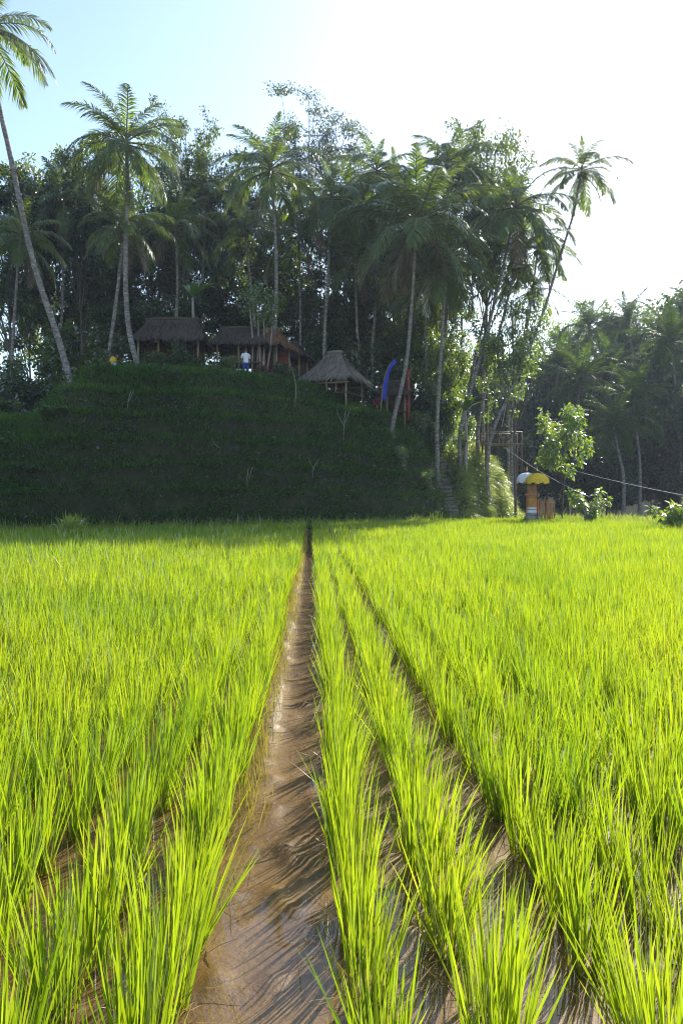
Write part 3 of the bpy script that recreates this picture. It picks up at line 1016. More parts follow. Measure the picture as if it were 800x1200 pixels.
for a in [
    ('shrub', 118, 452, 40.2, 26, 'small dark shrub on the upper left of the mound face'),
    ('shrub', 62, 520, 37.0, 40, 'dark shrub low on the left of the mound face'),
    ('shrub', 205, 470, 41.0, 18, 'small shrub under the longest hut on the mound face'),
    ('shrub', 318, 452, 45.5, 26, 'leafy shrub below the red leaved plants'),
    ('shrub_mid', 468, 520, 47.5, 22, 'half lit shrub on the right shoulder of the mound'),
    ('shrub_mid', 500, 548, 48.6, 20, 'half lit shrub low on the right shoulder beside the stone steps'),
    ('shrub', 432, 545, 45.4, 18, 'small shrub on the right part of the mound face'),
    ('shrub', 30, 560, 35.2, 30, 'dark shrub at the left foot of the mound'),
]:
    tree(*a, name='shrub', cat='shrub', group='shrubs on the face of the mound')
# forest across the valley
FG = 'trees of the forest across the valley'
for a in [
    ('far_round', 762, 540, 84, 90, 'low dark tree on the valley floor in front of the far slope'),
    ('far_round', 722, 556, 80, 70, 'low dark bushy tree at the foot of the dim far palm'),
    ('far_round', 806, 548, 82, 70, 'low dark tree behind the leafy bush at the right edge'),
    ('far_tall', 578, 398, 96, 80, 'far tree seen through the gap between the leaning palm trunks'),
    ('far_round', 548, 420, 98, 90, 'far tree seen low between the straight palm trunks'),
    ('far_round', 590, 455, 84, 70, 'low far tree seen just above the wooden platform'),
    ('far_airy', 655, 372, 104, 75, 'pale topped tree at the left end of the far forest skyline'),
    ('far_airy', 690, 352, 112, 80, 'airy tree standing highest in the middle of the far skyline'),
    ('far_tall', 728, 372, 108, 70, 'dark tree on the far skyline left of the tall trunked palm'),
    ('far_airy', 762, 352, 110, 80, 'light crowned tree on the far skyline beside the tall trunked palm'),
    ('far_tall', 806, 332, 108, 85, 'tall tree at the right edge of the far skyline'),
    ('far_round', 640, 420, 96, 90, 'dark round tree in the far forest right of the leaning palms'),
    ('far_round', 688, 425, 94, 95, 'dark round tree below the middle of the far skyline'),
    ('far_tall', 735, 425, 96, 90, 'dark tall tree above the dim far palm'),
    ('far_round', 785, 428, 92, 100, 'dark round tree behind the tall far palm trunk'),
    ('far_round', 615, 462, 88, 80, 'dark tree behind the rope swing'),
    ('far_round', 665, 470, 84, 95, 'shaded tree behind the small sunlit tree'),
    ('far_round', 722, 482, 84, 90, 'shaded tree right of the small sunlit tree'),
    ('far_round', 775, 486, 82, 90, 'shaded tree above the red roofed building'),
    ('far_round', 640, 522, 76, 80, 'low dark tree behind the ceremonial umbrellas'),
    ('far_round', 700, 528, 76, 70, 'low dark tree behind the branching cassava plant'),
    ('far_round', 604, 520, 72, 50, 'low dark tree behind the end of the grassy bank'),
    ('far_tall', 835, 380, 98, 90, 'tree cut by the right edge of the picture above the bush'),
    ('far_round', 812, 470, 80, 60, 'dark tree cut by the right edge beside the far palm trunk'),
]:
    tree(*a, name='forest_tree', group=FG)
PG = 'palms in the forest across the valley'
for i, (lab, pts, s) in enumerate([
    ('far palm with its crown just above the forest skyline', [(690, 470, 100), (690, 420, 100), (690, 384, 100)], 1.0),
    ('far palm with a tall pale trunk at the right edge', [(797, 535, 80), (792, 470, 80), (787, 402, 80)], 1.25),
    ('dim far palm with drooping fronds over a leaning trunk', [(749, 545, 74), (746, 515, 74), (742, 474, 74)], 1.15),
    ('far palm left of the dim drooping one', [(672, 520, 80), (676, 480, 80), (680, 446, 80)], 1.1),
    ('dark far palm poking up beside the light crowned skyline tree', [(742, 430, 100), (738, 400, 100), (735, 376, 100)], 1.0),
    ('far palm crown in front of the dark tall tree', [(712, 500, 88), (714, 460, 88), (717, 432, 88)], 1.05),
    ('low far palm hanging over the dark valley floor', [(730, 560, 68), (724, 530, 68), (718, 500, 68)], .9),
    ('far palm crown behind the small sunlit tree', [(650, 480, 86), (652, 450, 86), (655, 428, 86)], 1.0),
    ('far palm at the right edge high on the slope', [(822, 440, 96), (818, 400, 96), (812, 366, 96)], 1.1),
]):
    palm(lab, pts, s, seed=30 + i, far=True, group=PG, r=.16)

# small plants at the end of the field
t = tree('fresh', 657, 472, 49.3, 66, 'small tree with bright yellow green leaves standing right of the shrine', 'young_tree')


def branch_plant(label, px, Y, stems, leafscale, seed, name='leafy_plant'):
    g = np.random.default_rng(seed)
    X = (px - 400) / F * Y
    zb = -.1
    t = thing(name, label, 'plant', (X, Y, zb))
    st, lf = MB(), MB()
    for (dx, dz) in stems:                     # tips in metres from the foot
        y0 = g.uniform(-.4, .4)
        pts = smooth_pts([(0, 0, 0), (dx * .25, y0 * .3, dz * .5), (dx, y0, dz)], 8)
        tube(st, pts, [.035 - .003 * i for i in range(8)], 6)
        for p in pts[4:]:
            n = 26
            d = nrm(g.normal(0, 1, (n, 3)) + [0, 0, .2])
            B = np.array(p) + d * .10
            S = nrm(np.cross(d, g.normal(0, .4, (n, 3)) + [0, 0, 1]))
            Ln = g.uniform(.16, .36, n) * leafscale
            kites(lf, B, d, S, Ln, Ln * .45, np.zeros((n, 3)) + [0, 0, -.3])
    link('stem', st.mesh('stem', M['bark_pale'], True), t)
    link('foliage', lf.mesh('foliage', M['leaf_lit']), t)
    return t


branch_plant('cassava like plant with leafy arms fanning out right of the young tree', 688, 45,
             [(-1.1, 2.0), (-.55, 1.95), (1.25, 1.55), (.75, 2.05), (-.2, 1.5), (.45, .95), (.1, .8), (-.75, 1.6)], 1.0, 3)
branch_plant('leafy bush at the right edge on the field border', 792, 35,
             [(-.95, 1.15), (-.5, .9), (-.2, 1.35), (.35, 1.5), (.7, 1.1), (.1, .7), (-.3, .5), (.5, .6)], 1.0, 4, 'leafy_bush')
g = np.random.default_rng(9)
mb = MB()
tufts(mb, np.repeat(np.array([[0, 0, 0.0]]), 16, 0) + g.normal(0, .28, (16, 3)) * [1, 1, 0], np.tile([[0, 0, 1.0]], (16, 1)), g, 16, (.35, .75), (.02, .04), 1, 0, .5, .06)
x, y = P(86, 612, 31).x, 31
tag(link('grass_tuft', mb.mesh('grass_tuft', M['grass_painted_lit']), None, (x, y, .38)), 'pale sunlit grass tuft at the foot of the mound on the left', 'grass tuft')

# bare saplings standing on the mound
for px, py, h, lab in [(402, 515, 1.9, 'pale bare sapling with two forks right of centre on the mound'),
                       (291, 572, 1.2, 'thin pale bare stem low on the mound'),
                       (368, 562, 1.3, 'thin bare stem left of the forked sapling'),
                       (256, 532, .9, 'short pale stick halfway up the mound'),
                       (150, 482, 1.1, 'pale bare stem below the twin speared palm'),
                       (345, 478, 2.8, 'tall thin pole standing left of the gable fronted hut')]:
    # find where the ray meets the slope
    X = Y = None
    for k in range(300):
        Yk = 33 + k * .08
        p = P(px, py, Yk)
        if hill_h(p.x, p.y) > p.z:
            break
    t = thing('bare_sapling', lab, 'sapling', (p.x, p.y, p.z - .15), 0, 'bare pale stems on the mound')
    mb = MB()
    tube(mb, smooth_pts([(0, 0, 0), (R.uniform(-.12, .12), -.1, h * .5), (R.uniform(-.3, .3), -.15, h)], 7), [.03, .028, .025, .022, .019, .015, .008], 5)
    link('stem', mb.mesh('stem', M['bark'] if h < 1 else M['bark_pale'], True), t)
    if h < 2.5:
        for sx in ((-1, 1) if h > 1.5 else (R.choice((-1, 1)) * R.uniform(.4, 1),)):
            mb = MB()
            tube(mb, [(.03, -.1, h * .5), (sx * .25, -.18, h * .75), (sx * .4, -.2, h * 1.02)], [.022, .016, .008], 5)
            link('branch', mb.mesh('branch', M['bark_pale'], True), t)


def banana(label, px, py, Y, h, seed):
    g = np.random.default_rng(seed)
    p = P(px, py, Y)
    zb = ground_z(p.x, Y)
    t = thing('banana_plant', label, 'banana plant', (p.x, Y, zb), 0, 'banana plants on the crest of the mound')
    hh = p.z - zb
    mb = MB()
    tube(mb, smooth_pts([(0, 0, -.2), (.05, 0, hh * .5), (0, 0, hh)], 8), [.13, .12, .115, .11, .1, .09, .08, .06], 8)
    link('stem', mb.mesh('stem', M['bark_pale'], True), t)
    for k in range(7):
        mb = MB()
        n = 12
        az = k * 2.4 + g.uniform(-.3, .3)
        el = math.radians(g.uniform(35, 80))
        L = h * g.uniform(.8, 1.1)
        s = np.linspace(0, 1, n)
        ang = el - 1.1 * s ** 1.5 * g.uniform(.6, 1.2)
        r = np.cumsum(np.cos(ang)) * L / n
        z = np.cumsum(np.sin(ang)) * L / n
        w = .24 * np.sin(np.clip(s * .93 + .06, 0, 1) * PI) ** .6
        V = []
        for i in range(n):
            for sg in (-1, 0, 1):
                V.append((r[i], sg * w[i], z[i] + hh - .05 + (.06 if sg else 0) - (.05 * g.uniform(0, 1) if sg else 0)))
        q = [[i * 3 + j, i * 3 + j + 1, i * 3 + j + 4, i * 3 + j + 3] for i in range(n - 1) for j in (0, 1)]
        mb.add(V, [q])
        link('leaf', mb.mesh('leaf', M['banana'], True), t, rot=(0, 0, az))


banana('banana plant with upright bright leaves above the longest hut', 226, 348, 47.5, 1.9, 6)
banana('banana plant with yellowing leaves above the stone steps', 545, 482, 53, 1.6, 3)
# thin stems in front of the second hut
for i, (px, top, lab) in enumerate([(292, 352, 'thin pale stem leaning left in front of the second hut'), (301, 346, 'thin upright pale stem in front of the second hut'),
                                    (309, 372, 'short thin stem beside the person in white'), (320, 356, 'thin stem leaning right at the warm coloured hut')]):
    Y = 47.2 + .2 * i
    b = P(295 + 5 * i, 436, Y)
    tp = P(px, top, Y)
    t = thing('thin_tree', lab, 'tree', (b.x, b.y, ground_z(b.x, b.y) - .1), 0, 'thin stemmed young trees by the second hut')
    mb = MB()
    d = tp - Vector((b.x, b.y, ground_z(b.x, b.y) - .1))
    tube(mb, smooth_pts([(0, 0, 0), d * .5 + Vector((.12, 0, 0)), d], 9), [.06 - .004 * k for k in range(9)], 6)
    link('trunk', mb.mesh('trunk', M['bark_pale'], True), t)
    lf = MB()
    g = np.random.default_rng(60 + i)
    n = 260
    B = np.array(d) + sphere_pts(g, n) * [.8, .8, .9]
    D = nrm(g.normal(0, 1, (n, 3)) + [0, 0, -.4])
    S = nrm(np.cross(D, g.normal(0, .5, (n, 3)) + [0, 0, 1]))
    kites(lf, B, D, S, g.uniform(.12, .3, n), g.uniform(.05, .12, n), np.zeros((n, 3)) + [0, 0, -.2])
    link('crown', lf.mesh('crown', M['leaf_mid']), t)

# ------------------------------------------------------------------ huts


def thatch_roof(name, w, d, ze, zr, rl, mat, parent, seed=0, ry=0.0):
    """hipped thatch: eaves w x d at ze, ridge of length rl at zr; straw strips lie on it and fringe the eaves"""
    g = np.random.default_rng(seed)
    mb = MB()
    E = [np.array(v, float) for v in ((-w / 2, -d / 2, ze), (w / 2, -d / 2, ze), (w / 2, d / 2, ze), (-w / 2, d / 2, ze))]
    Rg = [np.array((-rl / 2, ry, zr)), np.array((rl / 2, ry, zr))]
    faces = [(E[0], E[1], Rg[1], Rg[0]), (E[1], E[2], Rg[1], Rg[1]), (E[2], E[3], Rg[0], Rg[1]), (E[3], E[0], Rg[0], Rg[0])]
    for a, b, c, e in faces:
        nu, nv = 14, 10
        nn = np.cross(b - a, (c + e) / 2 - a)
        nn = nn / np.linalg.norm(nn)
        for thick, flip in ((0, False), (.16, True)):
            V = []
            for j in range(nv + 1):
                for i in range(nu + 1):
                    s, t = i / nu, j / nv
                    p = (a * (1 - s) + b * s) * (1 - t) + (e * (1 - s) + c * s) * t
                    sag = -.10 * math.sin(PI * t) * (1 - .3 * s)
                    p = p + nn * (sag - thick) + (nn * g.normal(0, .018) if not flip and 0 < i < nu and 0 < j < nv else 0)
                    V.append(p)
            q = [[j * (nu + 1) + i, j * (nu + 1) + i + 1, (j + 1) * (nu + 1) + i + 1, (j + 1) * (nu + 1) + i] for j in range(nv) for i in range(nu)]
            if flip:
                q = [x[::-1] for x in q]
            mb.add(V, [q])
        n = int(420 * np.linalg.norm(b - a) / 3)
        s = g.uniform(0, 1, n)
        t = g.uniform(-.0, .95, n) ** 1.4
        pos = (a * (1 - s)[:, None] + b * s[:, None]) * (1 - t)[:, None] + (e * (1 - s)[:, None] + c * s[:, None]) * t[:, None]
        pos = pos + nn * (-.10 * np.sin(PI * t) + .03)[:, None]
        dn = (a + b) / 2 - (c + e) / 2
        dn = dn / np.linalg.norm(dn)
        D = nrm(dn + g.normal(0, .10, (n, 3)) + nn * .05)
        S = nrm(np.cross(D, nn[None] + g.normal(0, .2, (n, 3))))
        blades(mb, pos, D, S, g.uniform(.25, .55, n), g.uniform(.03, .07, n), np.zeros((n, 3)) + [0, 0, -.08], [(0, 1), (1, .5)], 0)
    r = link(name, mb.mesh(name, mat), parent)
    mb = MB()
    tube(mb, [(-rl / 2 - .12, ry, zr - .02), (0, ry, zr + .03), (rl / 2 + .12, ry, zr - .02)], .10, 8)
    link('ridge_cap', mb.mesh('ridge_cap', mat, True), r)
    return r


def post(parent, x, y, z0, z1, r=.055, mat='bamboo', name='post'):
    mb = MB()
    tube(mb, [(x, y, z0), (x + R.uniform(-.03, .03), y, (z0 + z1) / 2), (x, y, z1)], [r * 1.05, r, r * .95], 7)
    return link(name, mb.mesh(name, M[mat], True), parent)


def beam(parent, a, b, r=.045, mat='bamboo', name='rail'):
    mb = MB()
    tube(mb, [a, b], r, 7)
    return link(name, mb.mesh(name, M[mat], True), parent)


def hut(label, px, py_floor, Y, w, d, he, hr, rl, rz, seed, thatch='thatch', wall=None, rails=True, fl=.25, posts=3, inset=.45):
    b = P(px, py_floor, Y)
    t = thing('thatched_hut', label, 'hut', (b.x, Y, b.z), rz, 'thatched huts on the mound')
    gz = ground_z(b.x, Y) - b.z
    thatch_roof('roof', w, d, he, hr, rl, M[thatch], t, seed)
    iw, idp = w / 2 - inset, d / 2 - inset
    for i in range(posts):
        x = -iw + 2 * iw * i / (posts - 1)
        for sy in (-1, 1):
            post(t, x, sy * idp, min(gz, -.6) - .3, he + .12)
    mb = MB()
    for i in range(9):
        box(mb, 0, -idp - .1 + (2 * idp + .2) * (i + .5) / 9, fl - .06, 2 * iw + .2, (2 * idp + .2) / 9 - .02, .07)
    link('floor', mb.mesh('floor', M['wood_dark']), t)
    for sy in (-1, 1):
        beam(t, (-iw - .25, sy * idp, he + .02), (iw + .25, sy * idp, he + .02), .06, 'wood_dark', 'beam')
    if rails:
        for z in (.55, .95):
            beam(t, (-iw - .2, -idp - .09, fl + z), (iw + .2, -idp - .09, fl + z))
        for x in (-iw * .5, iw * .5):
            post(t, x, -idp - .09, fl - .05, fl + 1.0, .035, 'bamboo', 'baluster')
    if wall:
        mb = MB()
        box(mb, 0, idp - .12, (fl + he) / 2, 2 * iw, .05, he - fl - .06)
        for x in np.linspace(-iw, iw, 6):
            box(mb, x, idp - .165, (fl + he) / 2, .05, .04, he - fl - .1)
        link('wall', mb.mesh('wall', M[wall]), t)
    return t


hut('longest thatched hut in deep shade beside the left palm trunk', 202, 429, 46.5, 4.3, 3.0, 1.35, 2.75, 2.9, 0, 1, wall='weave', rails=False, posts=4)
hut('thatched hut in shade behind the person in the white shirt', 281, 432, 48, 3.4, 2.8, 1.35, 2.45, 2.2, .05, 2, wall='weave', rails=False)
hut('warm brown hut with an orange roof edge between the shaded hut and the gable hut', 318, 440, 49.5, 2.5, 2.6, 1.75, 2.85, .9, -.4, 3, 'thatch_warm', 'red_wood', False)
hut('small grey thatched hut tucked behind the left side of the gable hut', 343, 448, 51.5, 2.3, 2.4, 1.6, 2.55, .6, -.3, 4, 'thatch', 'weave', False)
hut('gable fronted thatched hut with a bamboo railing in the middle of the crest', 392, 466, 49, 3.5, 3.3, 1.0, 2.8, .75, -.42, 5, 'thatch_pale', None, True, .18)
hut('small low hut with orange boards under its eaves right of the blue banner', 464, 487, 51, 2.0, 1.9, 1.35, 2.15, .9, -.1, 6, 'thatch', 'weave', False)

# reddish post and small objects near the huts
b = P(478, 484, 50.3)
t = thing('red_post', 'tall reddish wooden post standing right of the small low hut', 'post', (b.x, b.y, b.z - .4))
mb = MB()
tube(mb, [(0, 0, 0), (.03, 0, 1.5), (0, 0, 3.1)], [.11, .10, .09], 8)
link('shaft', mb.mesh('shaft', M['red_wood'], True), t)
mb = MB()
box(mb, 0, 0, 3.13, .26, .26, .06)
link('cap', mb.mesh('cap', M['red_wood']), t)

# blue banner on a curved bamboo
b = P(446, 478, 48.8)
t = thing('ceremonial_banner', 'tall blue ceremonial banner on a curved bamboo pole beside the gable hut', 'banner', (b.x, b.y, b.z - .2))
pp = smooth_pts([(0, 0, 0), (.10, 0, 1.3), (.30, 0, 2.3), (.62, 0, 2.95), (.95, .02, 3.2)], 16)
mb = MB()
tube(mb, pp, [.035 - .0015 * i for i in range(16)], 6)
link('pole', mb.mesh('pole', M['bamboo'], True), t)
mb = MB()
V, q = [], []
for i in range(2, 15):
    p, wv = pp[i], .29 - .012 * i
    for j in range(4):
        a = Vector((p.x + wv * j / 3, p.y + .05 * math.sin(j * 2 + i * .9), p.z - .05 * j))
        V.append(tuple(a))
n0 = 13
q = [[i * 4 + j, i * 4 + j + 1, (i + 1) * 4 + j + 1, (i + 1) * 4 + j] for i in range(n0 - 1) for j in range(3)]
mb.add(V, [q])
cl = link('cloth', mb.mesh('cloth', M['blue_cloth'], True), t)
sm = cl.modifiers.new('Solid', 'SOLIDIFY')
sm.thickness = .012

# small white and yellow shrine on the crest at left
b = P(133, 437, 45.5)
t = thing('spirit_shrine', 'small white wrapped shrine with a yellow cloth top at the left of the crest', 'shrine', (b.x, b.y, b.z - .1), 0, None, (.75, .75, .75))
mb = MB()
box(mb, 0, 0, .15, .6, .6, .3)
box(mb, 0, 0, .36, .5, .5, .12)
link('base', mb.mesh('base', M['stone']), t)
mb = MB()
lathe(mb, [(.2, .42), (.24, .44), (.22, .7), (.23, .95), (.001, .96)], 10)
link('white_wrap', mb.mesh('white_wrap', M['white_cloth'], True), t)
mb = MB()
lathe(mb, [(.26, .93), (.30, .96), (.27, 1.2), (.15, 1.34), (.001, 1.4)], 10)
link('yellow_wrap', mb.mesh('yellow_wrap', M['yellow_cloth'], True), t)

# ------------------------------------------------------------------ person by the second hut


def person(label, loc, rz):
    t = thing('person', label, 'person', loc, rz)
    #          pos                     radius
    J = [((0, 0, .90), .135, -1), ((0, 0, 1.10), .125, 0), ((0, -.01, 1.30), .15, 1), ((0, 0, 1.42), .07, 2), ((0, -.01, 1.50), .06, 3),
         ((0, -.02, 1.60), .095, 4), ((0, -.02, 1.68), .07, 5),
         ((.09, 0, .84), .095, 0), ((.11, -.03, .48), .062, 7), ((.12, .02, .10), .042, 8), ((.13, -.12, .04), .035, 9),
         ((-.09, 0, .84), .095, 0), ((-.12, .02, .48), .062, 11), ((-.13, .06, .10), .042, 12), ((-.14, -.08, .04), .035, 13),
         ((.19, 0, 1.36), .058, 2), ((.25, .02, 1.10), .045, 15), ((.22, -.12, .88), .034, 16), ((.21, -.17, .80), .03, 17),
         ((-.19, 0, 1.36), .058, 2), ((-.26, .02, 1.10), .045, 19), ((-.26, -.05, .86), .034, 20), ((-.26, -.08, .78), .03, 21)]
    me = bpy.data.meshes.new('body')
    me.from_pydata([j[0] for j in J], [(i, j[2]) for i, j in enumerate(J) if j[2] >= 0], [])
    o = link('body', me, t)
    o.modifiers.new('Skin', 'SKIN')
    for v, j in zip(me.skin_vertices[0].data if me.skin_vertices else [], J):
        v.radius = (j[1], j[1] * .85)
    if not me.skin_vertices:
        bpy.context.view_layer.update()
    s = o.modifiers.new('Sub', 'SUBSURF')
    s.levels = s.render_levels = 2
    me.materials.append(M['skin'])
    # shirt, trousers and hair lie over the body
    mb = MB()
    lathe(mb, [(.17, .84), (.165, .95), (.155, 1.1), (.18, 1.28), (.17, 1.38), (.075, 1.45)], 16)
    for sx in (-1, 1):
        tube(mb, [(sx * .14, 0, 1.38), (sx * .21, .0, 1.30), (sx * .255, .02, 1.12)], [.075, .075, .066], 8)
    sh = link('shirt', mb.mesh('shirt', M['white_cloth'], True), t)
    mb = MB()
    lathe(mb, [(.16, .95), (.17, .86), (.16, .78)], 16)
    tube(mb, [(.09, 0, .86), (.11, -.03, .48), (.12, .02, .10)], [.115, .085, .07], 9)
    tube(mb, [(-.09, 0, .86), (-.12, .02, .48), (-.13, .06, .10)], [.115, .085, .07], 9)
    link('trousers', mb.mesh('trousers', M['denim'], True), t)
    mb = MB()
    lathe(mb, [(.118, 1.58), (.124, 1.64), (.105, 1.72), (.05, 1.765), (.001, 1.77)], 14, (0, .012, 0))
    link('hair', mb.mesh('hair', M['hair'], True), t)
    return t


b = P(288, 438, 46.4)
person('person in a white shirt and blue trousers standing by the second hut', (b.x, b.y, ground_z(b.x, b.y) - .02), .5)

# ------------------------------------------------------------------ stone steps, platform, swing
t = thing('stone_stairway', 'flight of mossy stone steps climbing between the mound and the grassy bank', 'stairs', (0, 0, 0))
for i in range(15):
    f = i / 14
    c = P(527 - 14 * f, 600 - 62 * f, 50.2 + 3.4 * f)
    mb = MB()
    g = np.random.default_rng(200 + i)
    box(mb, c.x + g.normal(0, .05), c.y + .3, c.z - .12, .95 + g.uniform(-.15, .15), .8, .22)
    box(mb, c.x, c.y + .5, c.z - .42, .8, .6, .38)
    V = mb.v[0]
    V += g.normal(0, .015, V.shape)
    st = link('step', mb.mesh('step', M['step']), t)
    bv = st.modifiers.new('Bevel', 'BEVEL')
    bv.width, bv.segments = .03, 2

pc = P(587, 521, 55)
t = thing('wooden_platform', 'wooden viewing platform with a railing at the edge of the grassy bank', 'platform', pc)
mb = MB()
for i in range(8):
    box(mb, -1.35 + 2.7 * (i + .5) / 8, 0, 0, .32, 1.5, .07)
link('deck', mb.mesh('deck', M['bamboo']), t)
for x, y in ((-1.2, -.65), (1.2, -.65), (-1.2, .65), (1.2, .65)):
    post(t, x, y, -3.2, -.036, .07, 'wood_dark', 'leg')
for x in (-1.25, 0, 1.25):
    post(t, x, -.68, .035, .85, .035, 'bamboo')
    post(t, x, .68, .035, .85, .035, 'bamboo')
for sy in (-1, 1):
    beam(t, (-1.3, sy * .72, .82), (1.3, sy * .72, .82), .028, 'bamboo')

sc_ = P(591, 508, 53.8)
t = thing('rope_swing', 'round basket swing hanging on two pale ropes over the platform edge', 'swing', sc_)
mb = MB()
ring = [(math.cos(a) * .45, .1 * math.sin(a * 3), math.sin(a) * .45) for a in np.linspace(0, 2 * PI, 25)]
tube(mb, ring, .05, 7, cap=False)
for k in range(9):
    a = PI + PI * (k + .5) / 9
    tube(mb, [(math.cos(a) * .45, 0, math.sin(a) * .45), (math.cos(a) * .25, .32, math.sin(a) * .25 + .02), (0, .42, 0)], .02, 5)
link('basket', mb.mesh('basket', M['wood_dark'], True), t)
for tx, x0 in ((P(609, 428, 53.9) - sc_, .25), (P(599, 440, 53.9) - sc_, -.2)):
    beam(t, (x0, 0, .42), tuple(tx), .022, 'rope', 'rope')

# ------------------------------------------------------------------ cables
def cable(label, a, b, sag):
    a, b = Vector(a), Vector(b)
    pts = [a.lerp(b, i / 20) - Vector((0, 0, sag * 4 * (i / 20) * (1 - i / 20))) for i in range(21)]
    mb = MB()
    tube(mb, [p - a for p in pts], .015, 5)
    o = link('cable', mb.mesh('cable', M['cable'], True), None, a)
    tag(o, label, 'cable', 'pale cables strung across the valley')


cable('pale cable running down from the platform past the umbrellas', P(588, 522, 54.2), P(692, 583, 46), .25)
cable('pale cable sagging from behind the young tree to the right edge', P(660, 548, 60), P(830, 586, 40), .12)

# ------------------------------------------------------------------ shrine with umbrellas and fence
SY = 47.5
b = P(623, 600, SY)
t = thing('stone_shrine', 'narrow carved shrine wrapped in orange and white cloth at the field edge', 'shrine', (b.x, SY, -.1))
mb = MB()
for w, z0, z1 in ((.95, 0, .35), (.8, .35, .6), (.62, .6, .8)):
    box(mb, 0, 0, (z0 + z1) / 2, w, w, z1 - z0 - .003)
link('base', mb.mesh('base', M['stone']), t)
mb = MB()
for w, z0, z1 in ((.50, .8, 1.72), (.64, 1.72, 1.80), (.72, 1.80, 1.90), (.60, 1.90, 1.96)):
    box(mb, 0, 0, (z0 + z1) / 2, w, w, z1 - z0 - .003)
for z in (1.0, 1.2, 1.4, 1.6):
    box(mb, 0, 0, z, .54, .54, .05)
link('pillar', mb.mesh('pillar', M['brick']), t)
mb = MB()
for sx, sy in ((-1, -1), (1, -1), (-1, 1), (1, 1)):
    box(mb, sx * .22, sy * .22, 2.26, .09, .09, .60)
box(mb, 0, .2, 2.26, .5, .06, .58)
box(mb, 0, 0, 2.02, .56, .56, .10)
link('niche', mb.mesh('niche', M['brick']), t)
mb = MB()
box(mb, 0, 0, 2.59, .72, .72, .06)
for k in range(5):
    w = .66 - .12 * k
    box(mb, 0, 0, 2.65 + .08 * k, w, w, .077)
box(mb, 0, 0, 3.08, .06, .06, .12)
link('roof', mb.mesh('roof', M['thatch']), t)
mb = MB()
lathe(mb, [(.40, .60), (.385, .75), (.375, 1.05), (.37, 1.12)], 4)
o = link('white_cloth', mb.mesh('white_cloth', M['white_cloth']), t, rot=(0, 0, PI / 4))
mb = MB()
lathe(mb, [(.392, 1.125), (.395, 1.3), (.40, 1.6), (.385, 1.70)], 4)
link('orange_cloth', mb.mesh('orange_cloth', M['orange_wood']), t, rot=(0, 0, PI / 4))


def umbrella(label, px, py, Y, r, mat, seed):
    c = P(px, py, Y)                        # centre of the rim
    z0 = -.1
    t = thing('ceremonial_umbrella', label, 'umbrella', (c.x, Y, z0), seed * .2, 'ceremonial umbrellas at the shrine')
    h = c.z - z0
    mb = MB()
    tube(mb, [(0, 0, 0), (0, 0, h * .5), (0, 0, h + .50)], .028, 8)
    link('pole', mb.mesh('pole', M['wood_dark'], True), t)
    n = 24
    mb = MB()
    prof = [(.03, .48), (.3, .45), (.6, .36), (.85, .20), (1.0, .0)]
    V, q = [], []
    for rr, zz in prof:
        for k in range(n):
            a = 2 * PI * k / n
            sc = 1 - .05 * (1 - abs(((k % 3) - 1.0))) * rr
            V.append((math.cos(a) * rr * r * sc, math.sin(a) * rr * r * sc, h + zz * r * 1.1 - (.03 * (k % 3 == 1)) * rr))
    q = [[i * n + k, (i + 1) * n + k, (i + 1) * n + (k + 1) % n, i * n + (k + 1) % n] for i in range(4) for k in range(n)]
    mb.add(V, [q])
    cn = link('canopy', mb.mesh('canopy', M[mat], True), t)
    # hanging valance
    mb = MB()
    V, q = [], []
    m = 72
    for zz, sc in ((0.02, 1.0), (-.14, 1.02), (-.26, 1.0)):
        for k in range(m):
            a = 2 * PI * k / m
            wv = 1 + .025 * math.sin(k * 2 * PI / 6)
            V.append((math.cos(a) * r * sc * wv, math.sin(a) * r * sc * wv, h + zz * (1 if zz > 0 else 1 - .2 * math.cos(k * 2 * PI / 9)) - .02))
    q = [[i * m + k, (i + 1) * m + k, (i + 1) * m + (k + 1) % m, i * m + (k + 1) % m] for i in range(2) for k in range(m)]
    mb.add(V, [q])
    link('fringe', mb.mesh('fringe', M[mat], True), cn)
    for k in range(8):
        mb = MB()
        a = 2 * PI * k / 8
        tube(mb, [(.03 * math.cos(a), .03 * math.sin(a), h + .1), (math.cos(a) * r * .93, math.sin(a) * r * .93, h + .10 * r)], .012, 4)
        link('rib', mb.mesh('rib', M['bamboo']), t)
    mb = MB()
    lathe(mb, [(.035, .38), (.06, .42), (.03, .47), (.045, .52), (.012, .62), (.001, .66)], 10, (0, 0, h + .06))
    link('finial', mb.mesh('finial', M['gold'], True), t)


umbrella('yellow ceremonial umbrella with a scalloped fringe over the shrine', 629, 561, SY - .55, .66, 'yellow_cloth', 1)
umbrella('white ceremonial umbrella with a scalloped fringe left of the yellow one', 617, 560, SY + .55, .60, 'white_cloth', 2)

b = P(640, 600, SY)
t = thing('bamboo_fence', 'short fence of orange boards right of the shrine', 'fence', (b.x, SY + .2, -.1))
g = np.random.default_rng(77)
for i in range(9):
    mb = MB()
    box(mb, -.48 + i * .125, 0, .80, .10 + g.uniform(-.015, .01), .03, 1.5 + g.uniform(-.06, .06), 0, Matrix.Rotation(g.normal(0, .02), 4, 'Y'))
    link('board', mb.mesh('board', M['orange_wood'] if i % 3 != 2 else M['bamboo']), t)
for z in (.7, 1.38):
    beam(t, (-.58, .06, z), (.64, .06, z), .03)

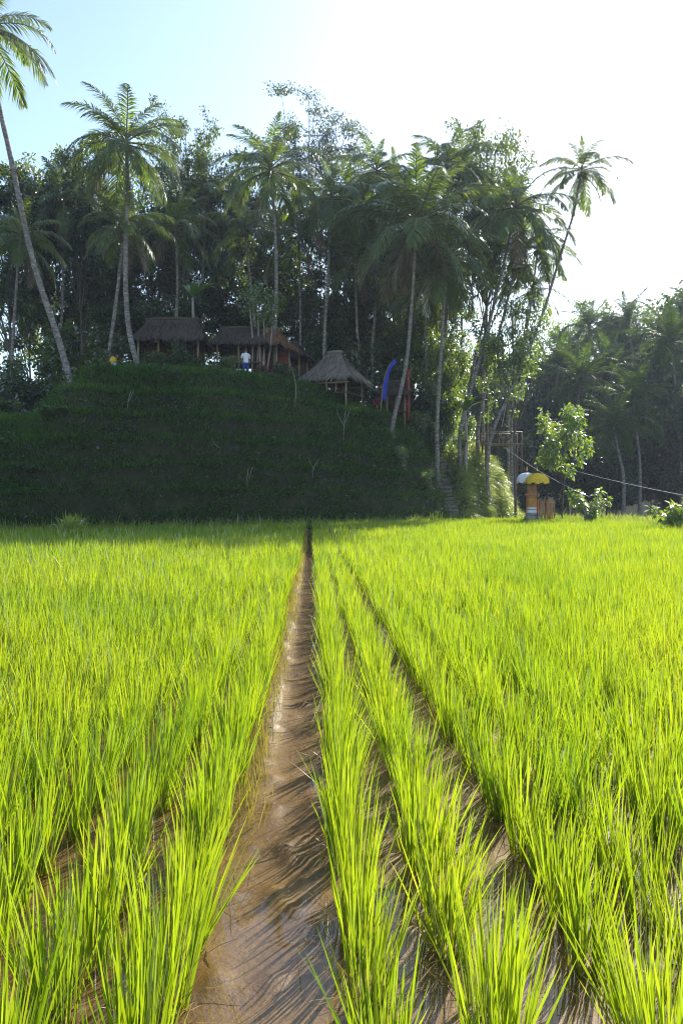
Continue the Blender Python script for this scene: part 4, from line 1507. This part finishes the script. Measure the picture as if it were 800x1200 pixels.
# red roofed building across the valley
b = P(776, 519, 84)
t = thing('far_house', 'small grey house with a red roof glimpsed in the far forest', 'house', (b.x, b.y, b.z - .4))
mb = MB()
box(mb, 0, 0, .1, 3.0, 3, 1.6)
link('wall', mb.mesh('wall', M['plaster']), t)
mb = MB()
V = [(-1.8, -1.8, .9), (1.8, -1.8, .9), (1.8, 1.8, .9), (-1.8, 1.8, .9), (-1.7, 0, 1.5), (1.7, 0, 1.5)]
mb.add(V, [[[0, 1, 5, 4], [2, 3, 4, 5]], [[1, 2, 5], [3, 0, 4]]])
mb.add([(v[0], v[1], v[2] - .12) for v in V], [[[4, 5, 1, 0], [5, 4, 3, 2]], [[5, 2, 1], [4, 0, 3]]])
link('roof', mb.mesh('roof', M['red_roof']), t)

# ------------------------------------------------------------------ air
HAZE = 0.00034
mb = MB()
box(mb, 0, 112, 20, 340, 320, 62)
hz = bpy.data.materials.new('haze')
hz.use_nodes = True
nt = hz.node_tree
nt.nodes.clear()
out = nt.nodes.new('ShaderNodeOutputMaterial')
pv = nt.nodes.new('ShaderNodeVolumePrincipled')
pv.inputs['Color'].default_value = (.72, .82, 1.0, 1)
pv.inputs['Density'].default_value = HAZE
pv.inputs['Anisotropy'].default_value = .3
nt.links.new(pv.outputs[0], out.inputs['Volume'])
if HAZE:
    tag(link('haze', mb.mesh('haze', hz)), 'thin pale blue haze in the valley air', None, None, 'stuff')

# ------------------------------------------------------------------ light, camera, render
AZ, EL = math.radians(31), math.radians(33)
sd = Vector((math.sin(AZ) * math.cos(EL), math.cos(AZ) * math.cos(EL), math.sin(EL)))
li = bpy.data.lights.new('sun', 'SUN')
li.energy, li.angle, li.color = 4.8, math.radians(.5), (1.0, .94, .84)
so = bpy.data.objects.new('sun', li)
C.objects.link(so)
so.rotation_euler = sd.to_track_quat('Z', 'Y').to_euler()
w = bpy.data.worlds.new('World')
scene.world = w
w.use_nodes = True
nt = w.node_tree
nt.nodes.clear()
sky = nt.nodes.new('ShaderNodeTexSky')
sky.sky_type = 'NISHITA'
sky.sun_disc = False
sky.sun_elevation, sky.sun_rotation = EL, AZ
sky.air_density, sky.dust_density, sky.ozone_density = 1.0, .7, 1.5
bg = nt.nodes.new('ShaderNodeBackground')
bg.inputs['Strength'].default_value = .15
wo = nt.nodes.new('ShaderNodeOutputWorld')
nt.links.new(sky.outputs[0], bg.inputs['Color'])
nt.links.new(bg.outputs[0], wo.inputs['Surface'])

cam = bpy.data.cameras.new('camera')
cam.sensor_fit = 'VERTICAL'
cam.sensor_height = 36.0
cam.lens = 36.0 * F / 1200
cam.shift_y = -(600 - HOR) / 1200
cam.clip_start, cam.clip_end = .05, 1500
co = bpy.data.objects.new('camera', cam)
C.objects.link(co)
co.location = (0, 0, EYE)
co.rotation_euler = (PI / 2, 0, 0)
scene.camera = co
scene.view_settings.view_transform = 'Standard'
scene.view_settings.look = 'None'
scene.view_settings.exposure = 1.0
scene.view_settings.gamma = 1
cy = scene.cycles
cy.max_bounces, cy.diffuse_bounces, cy.glossy_bounces, cy.transmission_bounces, cy.volume_bounces = 6, 3, 2, 4, 0
cy.transparent_max_bounces = 8
cy.caustics_reflective = cy.caustics_refractive = False
cy.sample_clamp_indirect = 4
cy.use_denoising = True
cy.filter_width = 1.1
